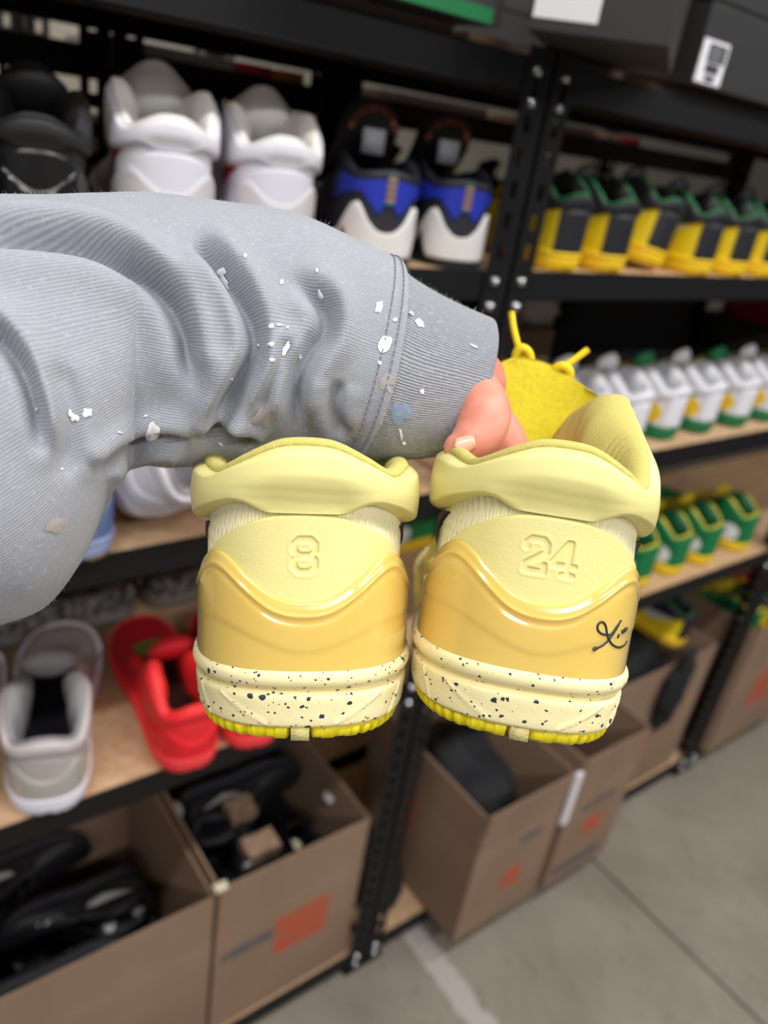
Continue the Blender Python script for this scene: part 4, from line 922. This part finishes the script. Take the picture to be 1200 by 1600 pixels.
# black shoes tossed into the two near cartons
rg = np.random.default_rng(3)
P_bk2 = uni((20, 21, 27), midsole=C((26, 28, 38)), outsole=C((30, 30, 36)), side_stripe=C((190, 190, 196)), lace=C((24, 24, 28)), size_tag=None)
def toss(x0, x1, y0, y1, z, label, group, n, m):
    """a layer of shoes head to tail, and a crosswise layer lying on their sides above"""
    w_ = (x1-x0)/n
    for k in range(n):
        place_box(BGL, P_bk2, label, x0+w_*(k+.5), (y0+y1)/2+(.03 if k % 2 else -.03), z, math.pi*(k % 2)+rg.uniform(-.02, .02), group=group, scale=.85)
    for k in range(m):
        h_ = (y1-y0)/3; place_box(BGL, P_bk2, label, (x0+x1)/2+(.03 if k % 2 else -.03)*(x1-x0 > .33), y0+h_*(k+.5+(3-m)*.9), z+.128, math.pi/2*(1 if k % 2 else -1)+rg.uniform(-.02, .02), ry=math.pi/2*(-1 if k % 2 else 1), group=group, scale=.85)
toss(.051, .426, .018, .406, .084, 'black sneaker tossed into the carton under the grey sneakers', 'black sneakers in the half full carton', 4, 3)
toss(.446, .746, .018, .406, .229, 'black sneaker tossed into the carton under the red sneakers', 'black sneakers in the fuller carton', 3, 2)
b = MB(); b.box((.055, .025, .0705), (.42, .39, .083)); tag(b.obj('packing_block', C((28, 28, 32), .8), bevel=.01), 'dark packed layer under the black sneakers in the half full carton', 'packing')
b = MB(); b.box((.45, .025, .0705), (.742, .39, .228)); tag(b.obj('packing_block', C((28, 28, 32), .8), bevel=.01), 'dark packed layer under the black sneakers in the fuller carton', 'packing')
# swing tags and cardboard scraps
TAGS = []
def scrap(px, py, w_, h_, th_, m, label, cat, name): TAGS.append((px, py, w_, h_, th_, m, label, cat, name))
scrap(405, 1330, .065, .045, .028, M_card, 'folded cardboard insert beside a white tag in the fuller carton', 'insert', 'cardboard_insert')
scrap(375, 1270, .05, .042, .02, M_card, 'small cardboard insert at the back of the fuller carton', 'insert', 'cardboard_insert')
for x, y, s_, lab in [(395, 1352, .028, 'white paper tag beside the folded cardboard insert'), (462, 1322, .022, 'small cream tag on the fuller carton\'s inner edge'), (345, 1388, .022, 'cream tag at the wall between the two near cartons'), (280, 1265, .026, 'pale tag at the back corner of the fuller carton'), (515, 1245, .022, 'silver tag beside the rack post side of the fuller carton'),
                         (70, 1450, .026, 'crumpled white tag on the black sneakers in the half full carton'), (172, 1448, .024, 'narrow white tag against the half full carton\'s wall'), (213, 1420, .026, 'white tag at the back of the half full carton'), (105, 1474, .024, 'white tag lying low in the half full carton'), (30, 1508, .014, 'tiny white tag in the corner of the half full carton'), (243, 1437, .014, 'tiny pale tag on the tallest black sneaker in the half full carton')]:
    scrap(x, y, s_, s_*.7, .003, M_white if 'cream' not in lab else C((214, 206, 184)), lab, 'tag', 'paper_tag')
def place_tags(todo):
    bpy.context.view_layer.update(); dg = bpy.context.evaluated_depsgraph_get(); out = []
    for t in todo:
        ok, L, n_, _, _, _ = sc.ray_cast(dg, Vector(CAM), Vector(ray(t[0], t[1])).normalized())
        if t[7] == 'insert': out.append((Vector(on_z(t[0], t[1], .366 if t[1] > 1300 else .454)), Vector((0, 0, 1)))); continue   # rests on the shoes' tops
        out.append((L.copy(), n_.copy()) if ok else None)
    for t, h_ in zip(todo, out):
        if h_ is None: continue
        px_, py_, w_, h2, th_, m, lab, cat, nm = t; z_ = (h_[1]+(Vector((0, -.12, .2)) if cat == 'tag' else Vector((0, -.1, 0)))).normalized(); q_ = z_.to_track_quat('Z', 'Y')
        b_ = MB(); n_ = 5; wv_ = .15 if cat == 'tag' else .02
        G_ = np.array([[((i/n_-.5)*w_*(1+wv_*math.sin(j*2.1+px_)), (j/n_-.5)*h2*(1+wv_*math.cos(i*1.7+py_)), th_*.5+.0025*math.sin(i*1.9+px_)*math.cos(j*1.6)) for j in range(n_+1)] for i in range(n_+1)])
        v1, f1_ = grid_vf(G_); b_.add(v1, f1_); G2 = G_.copy(); G2[..., 2] -= th_; v2, f2_ = grid_vf(G2); b_.add(v2, [f_[::-1] for f_ in f2_])
        k_ = n_+1; ring = [i*k_ for i in range(k_)]+[(k_-1)*k_+j for j in range(1, k_)]+[i*k_+k_-1 for i in range(k_-2, -1, -1)]+[j for j in range(k_-2, 0, -1)]; o_ = k_*k_
        b_.f += [(ring[a_], ring[(a_+1) % len(ring)], ring[(a_+1) % len(ring)]+o_, ring[a_]+o_) for a_ in range(len(ring))]
        o = b_.obj(nm, m); o.location = h_[0]+z_*(th_*.5+(.0025 if cat == 'tag' else .0)); o.rotation_mode = 'QUATERNION'; o.rotation_quaternion = q_; tag(o, lab, cat)

def crumple(name, c, r, m, label, cat, amp=.25, freq=7, seed=0, flat=None, sub=4):
    bm = bmesh.new(); bmesh.ops.create_icosphere(bm, subdivisions=sub, radius=1)
    for v in bm.verts:
        d = 1+amp*mnoise.noise(v.co*freq*.3+Vector((seed, 0, 0)))+amp*.5*abs(mnoise.noise(v.co*freq*.8+Vector((0, seed, 0))))
        v.co = Vector((v.co.x*r[0]*d, v.co.y*r[1]*d, v.co.z*r[2]*d))
        if flat is not None: v.co.z = max(v.co.z, flat)
    me = bpy.data.meshes.new(name); bm.to_mesh(me); bm.free(); me.shade_smooth(); me.materials.append(m)
    o = bpy.data.objects.new(name, me); COL.objects.link(o); o.location = c; tag(o, label, cat); return o
M_bag = mat('black_bag_cloth', (17, 18, 24), .8, bump=(60, .4, .004))
crumple('cloth_bag', (1.09, .10, .315), (.105, .15, .10), M_bag, 'black cloth bag stuffed into the carton jutting past the rack post', 'bag', seed=2)
crumple('cloth_bag', (1.36, .09, .27), (.09, .14, .10), M_bag, 'black cloth bag deep in the second jutting carton', 'bag', seed=4)
crumple('cloth_bag', (1.712, .175, .365), (.158, .125, .12), M_bag, 'black cloth bag heaped in the carton nearest the far post', 'bag', .35, 8, 9)
o = crumple('bag_strap', (1.73, -.004, .43), (.045, .022, .11), M_bag, 'loose black strap end hanging over the carton front', 'strap', .4, 8, 11); o.rotation_euler = (0, .15, 0)
crumple('cloth_bag', (.885, .13, .125), (.065, .10, .075), M_bag, 'rounded black bag sitting on the bottom board beside the rack post', 'bag', .12, 5, 3, -.058)
# clutter at the back of the middle shelf in the second bay
b = MB(); b.box((1.18, .352, Z3), (1.345, .45, Z3+.135)); tag(b.obj('small_carton', M_card, bevel=.003), 'closed brown carton behind the tongue of the held shoe', 'box')
crumple('white_bag', (1.31, .40, Z3+.178), (.065, .045, .045), mat('white_plastic', (196, 196, 188), .4, bump=(50, .5, .004)), 'crumpled pale plastic bag on top of the closed brown carton', 'bag', .4, 9, 5)
crumple('cloth_bag', (1.66, .40, Z3+.10), (.28, .05, .15), M_bag, 'long black bag along the back behind the white and green sneakers', 'bag', .2, 6, 6, -.098)
for k, X in enumerate((2.082, 2.198)):
    place_shoe(BGL, uni((140, 18, 30)), 'dark red sneaker stacked at the back above the white and green row', (X, .40, Z3+.15), math.pi, group='red sneakers at the back')
b = MB(); b.box((2.03, .10, Z3), (2.25, .44, Z3+.149)); tag(b.obj('shoe_box', M_shoebox, bevel=.002), 'black shoe box at the back under the dark red sneakers', 'box')
# colourful shoes over the far carton
for k, (X, Y, z_, p, lab) in enumerate([(2.152, .175, .431, P_gy, 'green and yellow sneaker lying on top of the far carton'), (2.284, .175, .431, P_yb, 'yellow and black sneaker lying in the far carton'), (2.416, .175, .431, P_red, 'red sneaker lying in the far carton'), (1.815, .215, .484, P_yb, 'yellow and black sneaker lying on the bag in the carton by the far post')]):
    place_box(BGL, p, lab, X, Y, z_, (0, 0, 0, .12)[k], ry=(.05, 0, -.05, .1)[k])
b = MB(); b.box((2.08, -.01, Z1+.01), (2.49, .37, .43)); tag(b.obj('packing_block', C((40, 40, 44), .8), bevel=.01), 'dark packed layer filling the far carton', 'packing')

# ------------------------------------------------------------------ shoe boxes on the top shelf
def shoebox(label, c, size, rz=0, label_at=None, lid=.035, body=None, stripe=None):
    e = empty('shoe_box', c, rz); tag(e, label, 'box', 'shoe boxes on the top shelf'); W, D, Hh = size
    b_ = MB(); b_.box((0, 0, 0), (W, D, Hh-lid-.002)); bd = b_.obj('body', body or M_shoebox, e, bevel=.0015)
    b_ = MB(); b_.box((-.002, -.002, Hh-lid), (W+.002, D+.002, Hh)); b_.obj('lid', M_shoebox, e, bevel=.0015)
    if label_at:
        x, z_, w_, h_ = label_at; lb = decal('label_sticker', M_white, bd, (x, 0, z_), (1, 0, 0), (0, 0, 1), (0, -1, 0), w_, h_)
    if stripe: decal('green_print', C((10, 110, 60)), bd, (0.01, 0, 0.0), (1, 0, 0), (0, 0, 1), (0, -1, 0), stripe, .014)
    return e, bd
zt5 = LV[4]
a = on_y(1080, 130, -.012); e, bd = shoebox('black shoe box with a white printed label beside the green-edged gap', (float(a[0]), -.012, zt5+.016), (.36, .24, .135), 0, (.003, .004, .062, .052))
for i_, (x, z_, w_, h_) in enumerate([(.018, .030, .042, .022), (.020, .017, .032, .011), (.024, .007, .024, .007)]):
    decal('label_print', C((60, 62, 66)), bd, (x, 0, z_), (1, 0, 0), (0, 0, 1), (0, -1, 0), w_, h_, .0014)
for i_ in range(4):
    decal('label_line', C((150, 152, 158)), bd, (.023, 0, .033+i_*.0045), (1, 0, 0), (0, 0, 1), (0, -1, 0), .028-.004*(i_ % 2), .0018, .0020)
ang = math.atan2(-.12, .084)
e, bd = shoebox('black shoe box turned on the shelf edge with a large white sticker', (.682, -.062, zt5+.016), (.148, .30, .13), ang, (.004, .012, .068, .08))
shoebox('black shoe box with a green lower edge beside the turned box', (.40, -.03, zt5+.016), (.275, .16, .13), 0.0, stripe=.25)
for k, X in enumerate((-.40, -.16, .09)):
    shoebox(['plain black shoe box over the outer black sneaker', 'plain black shoe box over the glossy black sneakers', 'plain black shoe box over the white sneakers'][k], (X, .01, zt5+.001), (.235, .33, .13))
shoebox('plain black shoe box beyond the labelled one', (1.50, .0, zt5+.001), (.24, .33, .13))
for k, X in enumerate((.36, .66, .95, 1.26, 1.62)):
    shoebox(['plain black shoe box behind the green-edged one', 'plain black shoe box behind the turned one', 'plain black shoe box between the turned and the labelled one', 'plain black shoe box behind the labelled one', 'plain black shoe box at the back toward the far post'][k], (X, (.2, .305, .345, .345, .345)[k], zt5+.001), (.28, .105 if k > 0 else .24, .13))
for k in range(2): 
    b = MB(); b.box((.70+.37*k, .05, zt5), (.99+.40*k, .20, zt5+.0155)); tag(b.obj('cardboard_sheet', M_card), ['flat cardboard sheet under the turned shoe box', 'flat cardboard sheet under the labelled shoe box'][k], 'sheet')
b = MB(); b.box((.44, .03, zt5), (.66, .20, zt5+.0155)); tag(b.obj('cardboard_sheet', M_card), 'flat cardboard sheet under the green-edged shoe box', 'sheet')
# pale cartons and bright goods on the rack behind
for k, (X, W, hh, m, lab) in enumerate([(.470, .11, .125, C((172, 166, 150)), 'pale carton on the rack behind the white sneakers'), (.60, .12, .13, C((160, 156, 142)), 'pale carton on the rack behind the blue sneakers'), (.86, .10, .12, C((150, 146, 136)), 'pale carton on the rack behind the first yellow sneaker')]):
    b = MB(); y_ = DEPTH+(.20 if k < 2 else .37); b.box((X, y_, LVB[3]), (X+W, y_+(.20 if k < 2 else .11), LVB[3]+hh)); tag(b.obj('pale_carton', m, bevel=.003), lab, 'box')
for k, (X, W, m, lab) in enumerate([(.10, .16, C((214, 212, 206)), 'flat white box on the back rack above the black sneakers'), (.45, .18, C((210, 206, 198)), 'flat white box on the back rack above the white sneakers'), (.64, .06, C((176, 40, 44)), 'flat red box beside the white one on the back rack'), (.71, .05, C((220, 150, 50)), 'flat orange box on the back rack near its post'), (.92, .26, C((206, 180, 164)), 'flat pinkish box on the back rack above the yellow row'), (1.3, .3, C((190, 160, 140)), 'flat tan box on the back rack above the yellow row'), (1.62, .05, C((190, 30, 60)), 'small red box at the end of the tan one on the back rack')]):
    b = MB(); b.box((X, DEPTH+.05, LVB[4]), (X+W, DEPTH+.30, LVB[4]+.018)); tag(b.obj('flat_box', m, bevel=.002), lab, 'box')

# added black bins, put in to darken the pale view behind the middle shelves
for k, (X, W) in enumerate([(-.30, .60), (.47, .27), (.86, .58), (1.48, .58)]):
    e = empty('filler_bin', (X, DEPTH+.10, LVB[2]+.001)); tag(e, ['black filler bin added on the rack behind the sleeve', 'narrow black filler bin added on the rack behind the rack post', 'black filler bin added on the rack behind the small closed carton', 'black filler bin added on the rack behind the long black bag'][k], 'bin', 'added black filler bins on the rack behind')
    b = MB(); b.box((0, 0, 0), (W, .34, .36)); b.obj('body', M_shoebox, e, bevel=.01)
    b = MB(); b.box((-.008, -.008, .362), (W+.008, .348, .40)); b.obj('lid', M_shoebox, e, bevel=.008)
place_tags(TAGS[:2])
for t in TAGS[2:]: place_tags([t])
